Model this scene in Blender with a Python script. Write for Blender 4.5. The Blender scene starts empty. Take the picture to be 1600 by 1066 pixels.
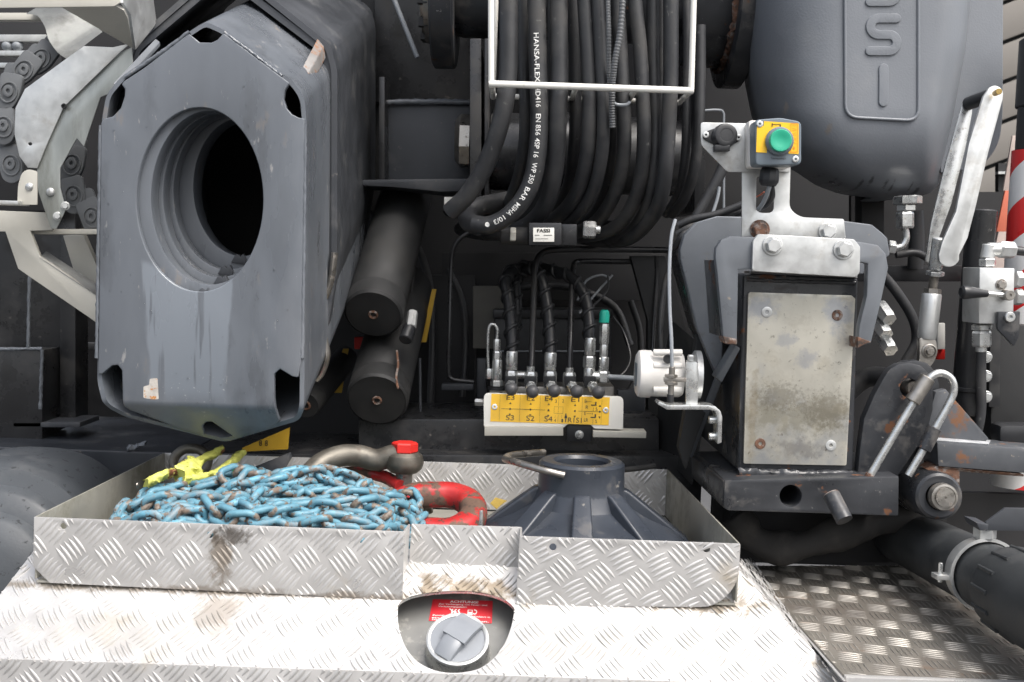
import bpy, bmesh, math, random
import numpy as np
from mathutils import Vector, Matrix, noise
random.seed(7)
V = Vector
rad = math.radians
sc = bpy.context.scene
COL = sc.collection

# ------------------------------------------------------------------ camera
FPX = 1700.0                       # focal length in photo pixels (photo 1600 x 1066)
CAM = V((0, 0, 1.55))
PITCH, ROLL = 4.0, 1.9
cam_data = bpy.data.cameras.new("camera")
cam_data.sensor_width = 36.0
cam_data.lens = 36.0 * FPX / 1600.0
cam_data.clip_start = 0.02
cam_data.clip_end = 500
cam_data.dof.use_dof = True
cam_data.dof.focus_distance = 1.95
cam_data.dof.aperture_fstop = 9.0
cam = bpy.data.objects.new("camera", cam_data)
COL.objects.link(cam)
CR = Matrix.Rotation(rad(90 - PITCH), 3, 'X') @ Matrix.Rotation(rad(ROLL), 3, 'Z')
cam.matrix_world = Matrix.Translation(CAM) @ CR.to_4x4()
sc.camera = cam

# ------------------------------------------------------------------ light
world = bpy.data.worlds.new("World")
sc.world = world
world.use_nodes = True
nt = world.node_tree
bg = nt.nodes["Background"]
sky = nt.nodes.new("ShaderNodeTexSky")
sky.sky_type = 'NISHITA'
sky.sun_disc = False
SUN_EL, SUN_AZ = 58.0, 138.0       # azimuth: compass angle, +Y = 0, clockwise
sky.sun_elevation = rad(SUN_EL)
sky.sun_rotation = rad(SUN_AZ)
sky.air_density = 1.0
sky.dust_density = 6.0
sky.ozone_density = 1.0
hs = nt.nodes.new("ShaderNodeHueSaturation")
hs.inputs["Saturation"].default_value = 0.5   # thin overcast: nearly white sky
nt.links.new(sky.outputs[0], hs.inputs["Color"])
nt.links.new(hs.outputs[0], bg.inputs["Color"])
bg.inputs["Strength"].default_value = 0.15
sd = bpy.data.lights.new("sun", 'SUN')
sd.energy = 1.1
sd.angle = rad(35)
sd.color = (1.0, 0.97, 0.93)
sun = bpy.data.objects.new("sun", sd)
COL.objects.link(sun)
to_sun = V((math.sin(rad(SUN_AZ)) * math.cos(rad(SUN_EL)), math.cos(rad(SUN_AZ)) * math.cos(rad(SUN_EL)), math.sin(rad(SUN_EL))))
sun.rotation_euler = to_sun.to_track_quat('Z', 'Y').to_euler()
sun.location = to_sun * 10
sc.view_settings.view_transform = 'Standard'
sc.view_settings.look = 'None'
sc.view_settings.exposure = 1.0
sc.view_settings.gamma = 1.0
sc.cycles.use_denoising = True
sc.cycles.max_bounces = 8

# ------------------------------------------------------------------ helpers
def ray(x, y):
    return CR @ V(((x - 800) / FPX, -(y - 533) / FPX, -1))
def px(x, y, Y):
    """world point seen at photo pixel x, y on the upright plane at distance Y"""
    d = ray(x, y); return CAM + d * (Y / d.y)
def pz(x, y, z):
    d = ray(x, y); return CAM + d * ((z - CAM.z) / d.z)
def pp(x, y, o, n):
    d = ray(x, y); return CAM + d * ((o - CAM).dot(n) / d.dot(n))
def Z(ox, oy, s):
    return lambda x, y: (ox + x / s, oy + y / s)
def ZL(ox, oy, s, pts):
    return [(ox + x / s, oy + y / s) for x, y in pts]
def ell(cx, cy, rx, ry=None, n=28, a0=0, rot=0):
    ry = rx if ry is None else ry; o = []
    for i in range(n):
        a = a0 + 2 * math.pi * i / n; u, w = rx * math.cos(a), ry * math.sin(a)
        c, s = math.cos(rad(rot)), math.sin(rad(rot)); o.append((cx + u * c - w * s, cy + u * s + w * c))
    return o
def rnd(pts, r, seg=5):
    """round the corners of a 2D polygon; r one number or a list"""
    n = len(pts); out = []
    for i in range(n):
        p = V(pts[i]); a = V(pts[i - 1]); b = V(pts[(i + 1) % n])
        rr = r[i] if isinstance(r, (list, tuple)) else r
        da, db = a - p, b - p
        rr = min(rr, da.length * .48, db.length * .48)
        if rr <= 0.01: out.append(tuple(p)); continue
        s, e = p + da.normalized() * rr, p + db.normalized() * rr
        for k in range(seg + 1):
            t = k / seg; q = s * (1 - t) ** 2 + p * 2 * t * (1 - t) + e * t * t; out.append(tuple(q))
    return out

def mesh_obj(name, bm, mat, parent=None, ang=32):
    bmesh.ops.recalc_face_normals(bm, faces=bm.faces)
    me = bpy.data.meshes.new(name); bm.to_mesh(me); bm.free()
    me.materials.append(mat)
    for p in me.polygons: p.use_smooth = True
    me.set_sharp_from_angle(angle=rad(ang))
    return link(name, me, parent)
def link(name, me, parent=None):
    o = bpy.data.objects.new(name, me); COL.objects.link(o)
    if parent is not None: par(o, parent)
    return o
def par(o, parent):
    o.parent = parent
    o.matrix_parent_inverse = Matrix.Translation(-parent.location) if parent.type == 'EMPTY' else Matrix.Identity(4)
def tag(o, label, cat, group=None):
    o['label'] = label; o['category'] = cat; o['kind'] = 'thing'
    if group: o['group'] = group
    return o
def thing(name, label, cat, loc=(0, 0, 0), group=None):
    o = bpy.data.objects.new(name, None); COL.objects.link(o)
    o.empty_display_size = .03; o.location = loc
    return tag(o, label, cat, group)
def structure(o):
    o['kind'] = 'structure'; return o

def bev(bm, w, ang=30, seg=2):
    if w <= 0: return
    es = [e for e in bm.edges if len(e.link_faces) == 2 and e.calc_face_angle(0) > rad(ang)]
    if es: bmesh.ops.bevel(bm, geom=es, offset=w, segments=seg, profile=.6, affect='EDGES', clamp_overlap=True)
def slab(name, pts, vec, mat, parent=None, holes=(), b=.0015, seg=2):
    bm = bmesh.new(); vec = V(vec)
    fs = []
    def fill(off):
        if not holes:
            fs.append(bm.faces.new([bm.verts.new(V(p) + off) for p in pts])); return [[v for v in fs[-1].verts]]
        es = []; loops = []
        for loop in [pts] + list(holes):
            vs = [bm.verts.new(V(p) + off) for p in loop]; loops.append(vs)
            es += [bm.edges.new((vs[i - 1], vs[i])) for i in range(len(vs))]
        n = V((0, 0, 0))
        for i in range(len(pts)): n += V(pts[i - 1]).cross(V(pts[i]))
        bmesh.ops.triangle_fill(bm, use_beauty=True, use_dissolve=False, edges=es, normal=n.normalized())
        return loops
    A = fill(V((0, 0, 0))); B = fill(vec)
    for la, lb in zip(A, B):
        for i in range(len(la)): bm.faces.new((la[i - 1], la[i], lb[i], lb[i - 1]))
    bmesh.ops.recalc_face_normals(bm, faces=bm.faces)
    bev(bm, b, 30, seg)
    return mesh_obj(name, bm, mat, parent)
def plate(name, pts, Y, t, mat, parent=None, holes=(), b=.0015, d=None, seg=2):
    """photo outline on the plane at distance Y, pushed t back (or along d)"""
    def c(q): return px(q[0], q[1], q[2] if len(q) > 2 else Y)
    return slab(name, [c(q) for q in pts], d if d is not None else (0, t, 0), mat, parent, [[c(q) for q in h] for h in holes], b, seg)
def add_box(bm, a, b):
    a, b = V(a), V(b)
    vs = [bm.verts.new((x, y, z)) for z in (a.z, b.z) for y in (a.y, b.y) for x in (a.x, b.x)]
    for f in ((0, 1, 3, 2), (4, 6, 7, 5), (0, 4, 5, 1), (2, 3, 7, 6), (0, 2, 6, 4), (1, 5, 7, 3)): bm.faces.new([vs[i] for i in f])
def box(name, a, b, mat, parent=None, bv=.002):
    bm = bmesh.new(); add_box(bm, a, b); bmesh.ops.recalc_face_normals(bm, faces=bm.faces); bev(bm, bv)
    return mesh_obj(name, bm, mat, parent)
def pbox(name, x0, y0, x1, y1, Y, depth, mat, parent=None, bv=.002):
    return plate(name, [(x0, y0), (x1, y0), (x1, y1), (x0, y1)], Y, depth, mat, parent, b=bv)
def catmull(P, res):
    if len(P) < 3 or res <= 1: return list(P)
    out = []; n = len(P)
    for i in range(n - 1):
        p0 = P[i - 1] if i else P[0] * 2 - P[1]; p1, p2 = P[i], P[i + 1]
        p3 = P[i + 2] if i + 2 < n else P[-1] * 2 - P[-2]
        for k in range(res):
            t = k / res
            out.append(.5 * ((2 * p1) + (p2 - p0) * t + (2 * p0 - 5 * p1 + 4 * p2 - p3) * t * t + (3 * p1 - p0 - 3 * p2 + p3) * t ** 3))
    out.append(P[-1]); return out
def frames(C):
    T = []
    for i in range(len(C)): T.append((C[min(i + 1, len(C) - 1)] - C[max(i - 1, 0)]).normalized())
    n = T[0].orthogonal().normalized(); N = [n]
    for i in range(1, len(C)):
        n = T[i - 1].rotation_difference(T[i]) @ n; n = (n - T[i] * n.dot(T[i])).normalized(); N.append(n)
    return T, N
def add_tube(bm, C, r, seg=12, closed=False, caps=True, sx=1, sy=1, n0=None):
    C = [V(c) for c in C]
    T, N = frames(C)
    if n0 is not None: N = [(V(n0) - t * V(n0).dot(t)).normalized() for t in T]
    rings = []
    for i, c in enumerate(C):
        b = T[i].cross(N[i]); rr = r[i] if isinstance(r, (list, tuple)) else r
        rings.append([bm.verts.new(c + N[i] * (rr * sx * math.cos(2 * math.pi * k / seg)) + b * (rr * sy * math.sin(2 * math.pi * k / seg))) for k in range(seg)])
    m = len(rings)
    for i in range(m if closed else m - 1):
        A, B = rings[i], rings[(i + 1) % m]
        for k in range(seg): bm.faces.new((A[k], A[(k + 1) % seg], B[(k + 1) % seg], B[k]))
    if caps and not closed: bm.faces.new(rings[0]); bm.faces.new(rings[-1])
    return rings
def tube(name, P, r, mat, parent=None, seg=14, res=6, **kw):
    bm = bmesh.new(); C = catmull([V(p) for p in P], res)
    if isinstance(r, (list, tuple)) and len(r) == len(P) and res > 1 and len(P) > 2:
        r = [r[min(i // res, len(r) - 1)] * (1 - (i % res) / res) + r[min(i // res + 1, len(r) - 1)] * ((i % res) / res) for i in range(len(C))]
    add_tube(bm, C, r, seg, **kw); return mesh_obj(name, bm, mat, parent, 40)
def ptube(name, P, rpx, mat, parent=None, **kw):
    """tube through photo pixels (x, y, Y); radius in photo pixels"""
    Q = [px(*p) for p in P]; Ym = sum(p[2] for p in P) / len(P)
    return tube(name, Q, rpx * Ym / FPX, mat, parent, **kw)
def add_lathe(bm, c, axis, prof, seg=32, phase=0):
    c = V(c); a = V(axis).normalized(); u = a.orthogonal().normalized(); w = a.cross(u); rings = []
    for r, h in prof:
        if r < 1e-6: rings.append([bm.verts.new(c + a * h)])
        else: rings.append([bm.verts.new(c + a * h + (u * math.cos(phase + 2 * math.pi * k / seg) + w * math.sin(phase + 2 * math.pi * k / seg)) * r) for k in range(seg)])
    for A, B in zip(rings, rings[1:]):
        for k in range(seg):
            j = (k + 1) % seg
            if len(A) == 1 and len(B) == 1: continue
            if len(A) == 1: bm.faces.new((A[0], B[j], B[k]))
            elif len(B) == 1: bm.faces.new((A[k], A[j], B[0]))
            else: bm.faces.new((A[k], A[j], B[j], B[k]))
def lathe(name, c, axis, prof, mat, parent=None, seg=32, phase=0):
    bm = bmesh.new(); add_lathe(bm, c, axis, prof, seg, phase); return mesh_obj(name, bm, mat, parent)
def rod(name, a, b, r, mat, parent=None, seg=24, ch=.12):
    a, b = V(a), V(b); L = (b - a).length; c = min(r * ch, L * .2)
    return lathe(name, a, b - a, [(0, 0), (r - c, 0), (r, c), (r, L - c), (r - c, L), (0, L)], mat, parent, seg)
def hexn(name, c, axis, r, h, mat, parent=None, bore=0, phase=0):
    bm = bmesh.new()
    add_lathe(bm, c, axis, [(0, 0), (r * .9, 0), (r, h * .12), (r, h * .86), (r * .88, h), (0, h)], 6, phase)
    if bore: add_lathe(bm, V(c) + V(axis).normalized() * h * .9, axis, [(0, 0), (bore, 0), (bore, h * .5), (bore * .8, h * .55), (0, h * .55)], 14)
    return mesh_obj(name, bm, mat, parent, 20)
def bolt(c, axis, r, mat, parent, h=None, washer=True, name='bolt', phase=0):
    h = h or r * .75; ax = V(axis).normalized(); bm = bmesh.new(); c = V(c)
    if washer: add_lathe(bm, c, ax, [(0, 0), (r * 1.3, 0), (r * 1.3, r * .16), (r * 1.22, r * .2), (0, r * .2)], 24)
    add_lathe(bm, c + ax * r * .19, ax, [(0, 0), (r * .97, 0), (r, h * .1), (r, h * .8), (r * .84, h), (0, h)], 6, phase)
    return mesh_obj(name, bm, mat, parent, 20)
def screw(c, axis, r, mat, parent, name='screw'):
    """socket-head countersunk screw"""
    return lathe(name, c, axis, [(r * 1.05, -.001), (r, .0012), (r * .82, .0016), (r * .38, .0014), (r * .36, -.0008), (0, -.0008)], mat, parent, 20)
def dome(name, c, axis, r, h, mat, parent=None, seg=24):
    return lathe(name, c, axis, [(r * math.cos(t * math.pi / 12), h * math.sin(t * math.pi / 12)) for t in range(6)] + [(0, h)], mat, parent, seg)
def quad(c00, c10, c11, c01):
    """map u, v in 0..1 (v up) and w (metres towards the viewer) onto a quad"""
    c00, c10, c11, c01 = map(V, (c00, c10, c11, c01))
    n = (c10 - c00).cross(c01 - c00).normalized()
    if n.dot(CAM - c00) < 0: n = -n
    return lambda u, v, w=0: (c00 * (1 - u) + c10 * u) * (1 - v) + (c01 * (1 - u) + c11 * u) * v + n * w
_txt = {}
def text_geo(s, bold=0.0):
    if (s, bold) not in _txt:
        cu = bpy.data.curves.new('t', 'FONT'); cu.body = s; cu.size = 1; cu.resolution_u = 3; cu.offset = bold
        o = bpy.data.objects.new('t', cu); COL.objects.link(o)
        dg = bpy.context.evaluated_depsgraph_get(); dg.update()
        me = o.evaluated_get(dg).to_mesh()
        vs = [v.co.copy() for v in me.vertices]; fs = [tuple(p.vertices) for p in me.polygons]
        o.evaluated_get(dg).to_mesh_clear(); bpy.data.objects.remove(o); bpy.data.curves.remove(cu)
        x0 = min(v.x for v in vs); x1 = max(v.x for v in vs); y0 = min(v.y for v in vs); y1 = max(v.y for v in vs)
        _txt[(s, bold)] = ([((v.x - x0) / (x1 - x0), (v.y - y0) / (y1 - y0)) for v in vs], fs, (x1 - x0) / (y1 - y0))
    return _txt[(s, bold)]
def add_text(bm, s, fmap, u0, v0, u1, v1, w=.0006, bold=0.0):
    vs, fs, _ = text_geo(s, bold)
    B = [bm.verts.new(fmap(u0 + (u1 - u0) * a, v0 + (v1 - v0) * b, w)) for a, b in vs]
    for f in fs:
        try: bm.faces.new([B[i] for i in f])
        except ValueError: pass
def add_rect(bm, fmap, u0, v0, u1, v1, w=.0006):
    bm.faces.new([bm.verts.new(fmap(*p, w)) for p in ((u0, v0), (u1, v0), (u1, v1), (u0, v1))])
def add_poly(bm, fmap, pts, w=.0006):
    bm.faces.new([bm.verts.new(fmap(*p, w)) for p in pts])
def add_line(bm, fmap, p, q, t, asp=1.0, w=.0006):
    d = V((q[0] - p[0], (q[1] - p[1]) / asp)); n = V((-d.y, d.x)).normalized() * t
    n = (n.x, n.y * asp)
    add_poly(bm, fmap, [(p[0] + n[0], p[1] + n[1]), (q[0] + n[0], q[1] + n[1]), (q[0] - n[0], q[1] - n[1]), (p[0] - n[0], p[1] - n[1])], w)
def prints(name, bm, mat, parent):
    me = bpy.data.meshes.new(name); bm.to_mesh(me); bm.free(); me.materials.append(mat); return link(name, me, parent)

# ------------------------------------------------------------------ materials
def mat(name, col, rough=.5, metal=0.0, var=.15, scale=12, dirt=None, bump=0.0, bscale=180, coat=0.0, rvar=.12, spec=.5, streak=1.0):
    m = bpy.data.materials.new(name); m.use_nodes = True; t = m.node_tree; L = t.links.new
    B = t.nodes["Principled BSDF"]; tc = t.nodes.new("ShaderNodeTexCoord")
    mp = t.nodes.new("ShaderNodeMapping"); mp.inputs['Scale'].default_value = (1, 1, 1 / streak); L(tc.outputs['Object'], mp.inputs[0])
    def nz(s, d=4, r=.6):
        n = t.nodes.new("ShaderNodeTexNoise"); n.inputs['Scale'].default_value = s; n.inputs['Detail'].default_value = d; n.inputs['Roughness'].default_value = r
        L(mp.outputs[0], n.inputs['Vector']); return n.outputs['Fac']
    def ramp(src, a, b):
        r = t.nodes.new("ShaderNodeMapRange"); r.inputs['From Min'].default_value = a; r.inputs['From Max'].default_value = b; L(src, r.inputs['Value']); return r.outputs[0]
    def mix(fac, a, b):
        x = t.nodes.new("ShaderNodeMix"); x.data_type = 'RGBA'
        (L(fac, x.inputs[0]) if not isinstance(fac, float) else None)
        for s, v in ((6, a), (7, b)):
            if isinstance(v, tuple): x.inputs[s].default_value = (*v, 1)
            else: L(v, x.inputs[s])
        return x.outputs[2]
    n1 = nz(scale)
    c = mix(ramp(n1, .3, .7), tuple(v * (1 - var) for v in col), tuple(min(1, v * (1 + var)) for v in col))
    rr = t.nodes.new("ShaderNodeMapRange"); L(n1, rr.inputs['Value']); rr.inputs['From Min'].default_value = .3; rr.inputs['From Max'].default_value = .7
    rr.inputs['To Min'].default_value = max(0.02, rough - rvar); rr.inputs['To Max'].default_value = min(1, rough + rvar)
    ro = rr.outputs[0]; me = None
    for d in (dirt or []):
        dc, thr, ds = d[0], d[1], d[2]; soft = d[3] if len(d) > 3 else .12
        f = ramp(nz(ds, 6, .65), thr - .055, thr - .055 + soft)
        c = mix(f, c, dc)
        x = t.nodes.new("ShaderNodeMix"); L(f, x.inputs[0]); L(ro, x.inputs[2]); x.inputs[3].default_value = d[4] if len(d) > 4 else .85; ro = x.outputs[0]
        if metal > 0:
            y = t.nodes.new("ShaderNodeMix"); L(f, y.inputs[0]); y.inputs[3].default_value = d[5] if len(d) > 5 else 0.0
            if me is None: y.inputs[2].default_value = metal
            else: L(me, y.inputs[2])
            me = y.outputs[0]
    L(c, B.inputs['Base Color']); L(ro, B.inputs['Roughness'])
    if me is not None: L(me, B.inputs['Metallic'])
    else: B.inputs['Metallic'].default_value = metal
    B.inputs['Specular IOR Level'].default_value = spec
    B.inputs['Coat Weight'].default_value = coat; B.inputs['Coat Roughness'].default_value = .15
    if bump > 0:
        bp = t.nodes.new("ShaderNodeBump"); bp.inputs['Strength'].default_value = bump; bp.inputs['Distance'].default_value = .002
        L(nz(bscale, 3, .5), bp.inputs['Height']); L(bp.outputs[0], B.inputs['Normal'])
    return m
def stained(base, name, spots):
    """copy of a material with stains: (x, z, half width, half height, colour, grain, strength) in metres, ragged by noise"""
    m = base.copy(); m.name = name; t = m.node_tree; L = t.links.new; B = t.nodes["Principled BSDF"]
    c = B.inputs['Base Color'].links[0].from_socket; me = B.inputs['Metallic']; mt0 = me.links[0].from_socket if me.links else None
    tc = t.nodes.new("ShaderNodeTexCoord"); sp = t.nodes.new("ShaderNodeSeparateXYZ"); L(tc.outputs['Object'], sp.inputs[0])
    def ma(op, a, b):
        n = t.nodes.new("ShaderNodeMath"); n.operation = op
        for i, v in enumerate((a, b)):
            if isinstance(v, (int, float)): n.inputs[i].default_value = v
            else: L(v, n.inputs[i])
        return n.outputs[0]
    for x, z, hx, hz, col, gr, st in spots:
        n = t.nodes.new("ShaderNodeTexNoise"); n.inputs['Scale'].default_value = gr; n.inputs['Detail'].default_value = 7; n.inputs['Roughness'].default_value = .7; L(tc.outputs['Object'], n.inputs['Vector'])
        dx = ma('DIVIDE', ma('SUBTRACT', sp.outputs[0], x), hx); dz = ma('DIVIDE', ma('SUBTRACT', sp.outputs[2], z), hz)
        d = ma('SQRT', ma('ADD', ma('MULTIPLY', dx, dx), ma('MULTIPLY', dz, dz)), 0)
        d = ma('ADD', d, ma('MULTIPLY', ma('SUBTRACT', n.outputs['Fac'], .5), 3.2))
        r = t.nodes.new("ShaderNodeMapRange"); r.interpolation_type = 'SMOOTHSTEP'; r.inputs['From Min'].default_value = 1.1; r.inputs['From Max'].default_value = .35; r.inputs['To Max'].default_value = st; L(d, r.inputs['Value'])
        q = t.nodes.new("ShaderNodeMix"); q.data_type = 'RGBA'; L(r.outputs[0], q.inputs[0]); L(c, q.inputs[6]); q.inputs[7].default_value = (*col, 1); c = q.outputs[2]
    L(c, B.inputs['Base Color']); return m
RUST = (.13, .055, .025)
M = dict(
 grey=mat('grey_paint', (.112, .124, .141), .33, 0, .16, 7, [((.165, .175, .19), .57, 6, .3, .5), ((.065, .07, .077), .62, 9, .18, .18), ((.24, .24, .24), .7, 55, .04), ((.17, .15, .13), .68, 24, .1)], .1, 60, .18, rvar=.17, streak=3.2),
 greyd=mat('dark_grey_paint', (.045, .049, .056), .42, 0, .2, 8, [((.11, .11, .11), .6, 9, .25), ((.15, .14, .13), .7, 45, .05)], .08, 70),
 black=mat('black_paint', (.019, .0195, .021), .3, 0, .25, 10, [((.05, .048, .045), .6, 8, .2), ((.11, .1, .09), .71, 60, .05)], .08, 80),
 blackd=mat('dusty_black_steel', (.018, .0185, .019), .62, 0, .3, 9, [((.035, .034, .032), .58, 7, .2)], .1, 70),
 jack=mat('chipped_black_paint', (.03, .032, .036), .32, 0, .25, 9, [((.09, .085, .08), .62, 16, .12), (RUST, .68, 19, .03), ((.28, .28, .27), .745, 70, .04), ((.12, .115, .11), .7, 130, .08)], .2, 60),
 jackg=mat('worn_grey_black_paint', (.135, .147, .162), .38, 0, .15, 9, [((.13, .13, .13), .64, 20, .15), ((.25, .22, .18), .73, 60, .04)], .1, 60),
 rub=mat('hose_rubber', (.026, .027, .029), .45, 0, .25, 14, [((.055, .054, .052), .56, 11, .2), ((.1, .1, .095), .7, 70, .06)], .12, 260),
 plas=mat('black_plastic', (.018, .019, .021), .42, 0, .15, 20, None, .05, 300),
 galv=mat('galvanised_steel', (.6, .61, .6), .4, .7, .12, 35, [((.42, .41, .38), .6, 22, .2, .6, .5), ((.25, .22, .18), .72, 12, .1, .8, .2)], .04, 120),
 zinc=mat('zinc_plated_steel', (.62, .63, .62), .3, .85, .12, 60, [((.34, .32, .28), .64, 80, .12, .6, .4)], .03, 200),
 alu=mat('checker_aluminium', (.56, .55, .535), .36, .45, .07, 10, [((.4, .36, .3), .66, 6, .12, .6, .35), ((.22, .18, .13), .73, 11, .08, .75, .1)], .04, 250),
 aluf=mat('dirty_checker_aluminium', (.22, .205, .18), .42, .45, .25, 8, [((.075, .062, .05), .54, 4, .2, .75, .1), ((.13, .075, .04), .64, 7, .12, .85, 0)], .06, 120),
 aluin=mat('dull_aluminium', (.36, .35, .31), .5, .5, .2, 9, [((.17, .165, .13), .5, 8, .2, .8, .1)], .05, 120),
 wear=mat('worn_steel_plate', (.55, .53, .46), .38, .5, .12, 7, [((.33, .35, .38), .58, 8, .22, .5, .6), ((.24, .21, .15), .58, 22, .35, .8, .1), ((.12, .105, .08), .66, 90, .12, .8, .1)], .1, 90),
 steel=mat('bare_steel', (.36, .34, .31), .35, .9, .2, 40, [((.15, .13, .11), .62, 50, .1, .7, .4)], .08, 150),
 forged=mat('forged_steel', (.145, .135, .115), .5, .7, .25, 25, [((.11, .09, .07), .6, 30, .15, .7, .3)], .25, 90),
 rust=mat('rusty_steel', (.13, .065, .04), .85, 0, .5, 60, [((.24, .21, .19), .56, 70, .1), ((.05, .04, .035), .6, 45, .1)], .3, 160),
 white=mat('off_white_enamel', (.72, .71, .66), .42, 0, .05, 10, [((.5, .48, .42), .66, 25, .1)], .03, 200),
 cream=mat('cream_painted_steel', (.5, .485, .43), .45, .1, .06, 12, [((.3, .28, .22), .68, 13, .1)], .05, 120),
 yellow=mat('yellow_label', (.85, .5, .015), .4, 0, .04, 20),
 dyel=mat('dusty_yellow_label', (.5, .3, .02), .5, 0, .1, 20),
 ink=mat('black_print', (.02, .018, .012), .5, 0, .05, 20),
 oink=mat('orange_print', (.75, .25, .01), .5, 0, .05, 20),
 wink=mat('white_print', (.75, .75, .72), .5, 0, .05, 20),
 red=mat('red_paint', (.55, .02, .015), .42, 0, .1, 15),
 redlab=mat('red_label', (.55, .025, .035), .4, 0, .06, 15),
 green=mat('green_button', (.02, .36, .22), .35, 0, .05, 15),
 teal=mat('teal_cap', (.02, .4, .3), .4, 0, .05, 15),
 grnp=mat('green_plastic', (.03, .3, .1), .35, 0, .1, 15),
 boxg=mat('blue_grey_plastic', (.13, .16, .185), .38, 0, .06, 20, None, .03, 300),
 capg=mat('grey_cap_plastic', (.2, .215, .235), .42, 0, .06, 20, None, .04, 300),
 tank=mat('moulded_tank_plastic', (.165, .178, .196), .38, 0, .08, 5, [((.2, .21, .22), .6, 6, .25, .55)], .2, 260),
 cone=mat('painted_cast_cone', (.032, .038, .049), .34, 0, .15, 10, [((.1, .095, .09), .62, 9, .15), ((.2, .19, .17), .71, 35, .06)], .1, 110),
 blue=mat('worn_blue_chain_paint', (.105, .27, .355), .42, 0, .3, 25, [((.19, .19, .19), .56, 22, .14, .6), ((.15, .115, .09), .57, 40, .08, .75), ((.055, .04, .03), .62, 110, .05, .8)], .25, 120),
 redw=mat('worn_red_paint', (.36, .02, .02), .4, 0, .15, 20, [((.11, .065, .045), .555, 14, .04, .75), ((.06, .04, .03), .62, 60, .05, .8)], .25, 90),
 yelw=mat('chipped_yellow_paint', (.56, .57, .13), .55, 0, .12, 30, [((.16, .06, .025), .65, 24, .05, .85)], .35, 110),
 whitep=mat('white_reflective', (.75, .75, .74), .35, 0, .05, 8),
 redp=mat('red_reflective', (.65, .03, .03), .35, 0, .06, 8),
 orang=mat('faded_red_board', (.62, .17, .1), .5, 0, .1, 8),
 duct=mat('duct_rubber', (.028, .031, .033), .52, 0, .2, 12, [((.06, .06, .058), .58, 9, .2)], .1, 120),
 cloth=mat('dusty_black_cloth', (.022, .021, .02), .85, 0, .3, 9, [((.05, .045, .04), .56, 9, .2)], .25, 90),
 fend=mat('grey_fender_plastic', (.06, .067, .075), .5, 0, .12, 7, [((.1, .105, .11), .6, 9, .2), ((.03, .033, .036), .66, 60, .05)], .15, 200),
 wall=mat('beige_panel', (.2, .185, .165), .6, 0, .06, 2, None, .03, 60),
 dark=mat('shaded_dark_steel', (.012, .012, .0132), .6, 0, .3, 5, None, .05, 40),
 chas=mat('chassis_paint', (.026, .03, .037), .42, 0, .2, 8, [((.06, .06, .06), .6, 9, .2), ((.12, .11, .1), .7, 40, .05)], .08, 80),
 conduit=mat('conduit_plastic', (.11, .115, .12), .4, 0, .1, 20),
 galvd=mat('dull_galvanised', (.33, .34, .33), .5, .6, .2, 20, [((.2, .2, .19), .56, 16, .2, .7, .3)], .05, 120),
 bar=mat('rusty_dark_bar_paint', (.075, .08, .088), .38, 0, .2, 9, [((.13, .13, .13), .62, 20, .15), ((.17, .08, .04), .67, 14, .05), ((.25, .22, .18), .7, 60, .04)], .12, 60),
 asph=mat('asphalt', (.06, .06, .06), .9, 0, .3, 30, None, .4, 200),
 chainp=mat('cable_chain_nylon', (.12, .127, .133), .5, 0, .15, 15, [((.15, .15, .14), .62, 18, .15)], .06, 120),
 brass=mat('brass_pin', (.5, .34, .12), .35, .9, .15, 40),
 sens=mat('sensor_casing', (.74, .72, .68), .45, 0, .05, 10, [((.5, .47, .4), .68, 25, .08)], .05, 150),
 cabg=mat('grey_cable', (.25, .27, .29), .5, 0, .08, 20),
 leaf=mat('dry_leaf', (.4, .28, .06), .7, 0, .2, 40),
)
m = bpy.data.materials.new('water'); m.use_nodes = True
_b = m.node_tree.nodes["Principled BSDF"]; _b.inputs['Transmission Weight'].default_value = 1; _b.inputs['Roughness'].default_value = .02; _b.inputs['IOR'].default_value = 1.33
M['water'] = m

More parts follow.
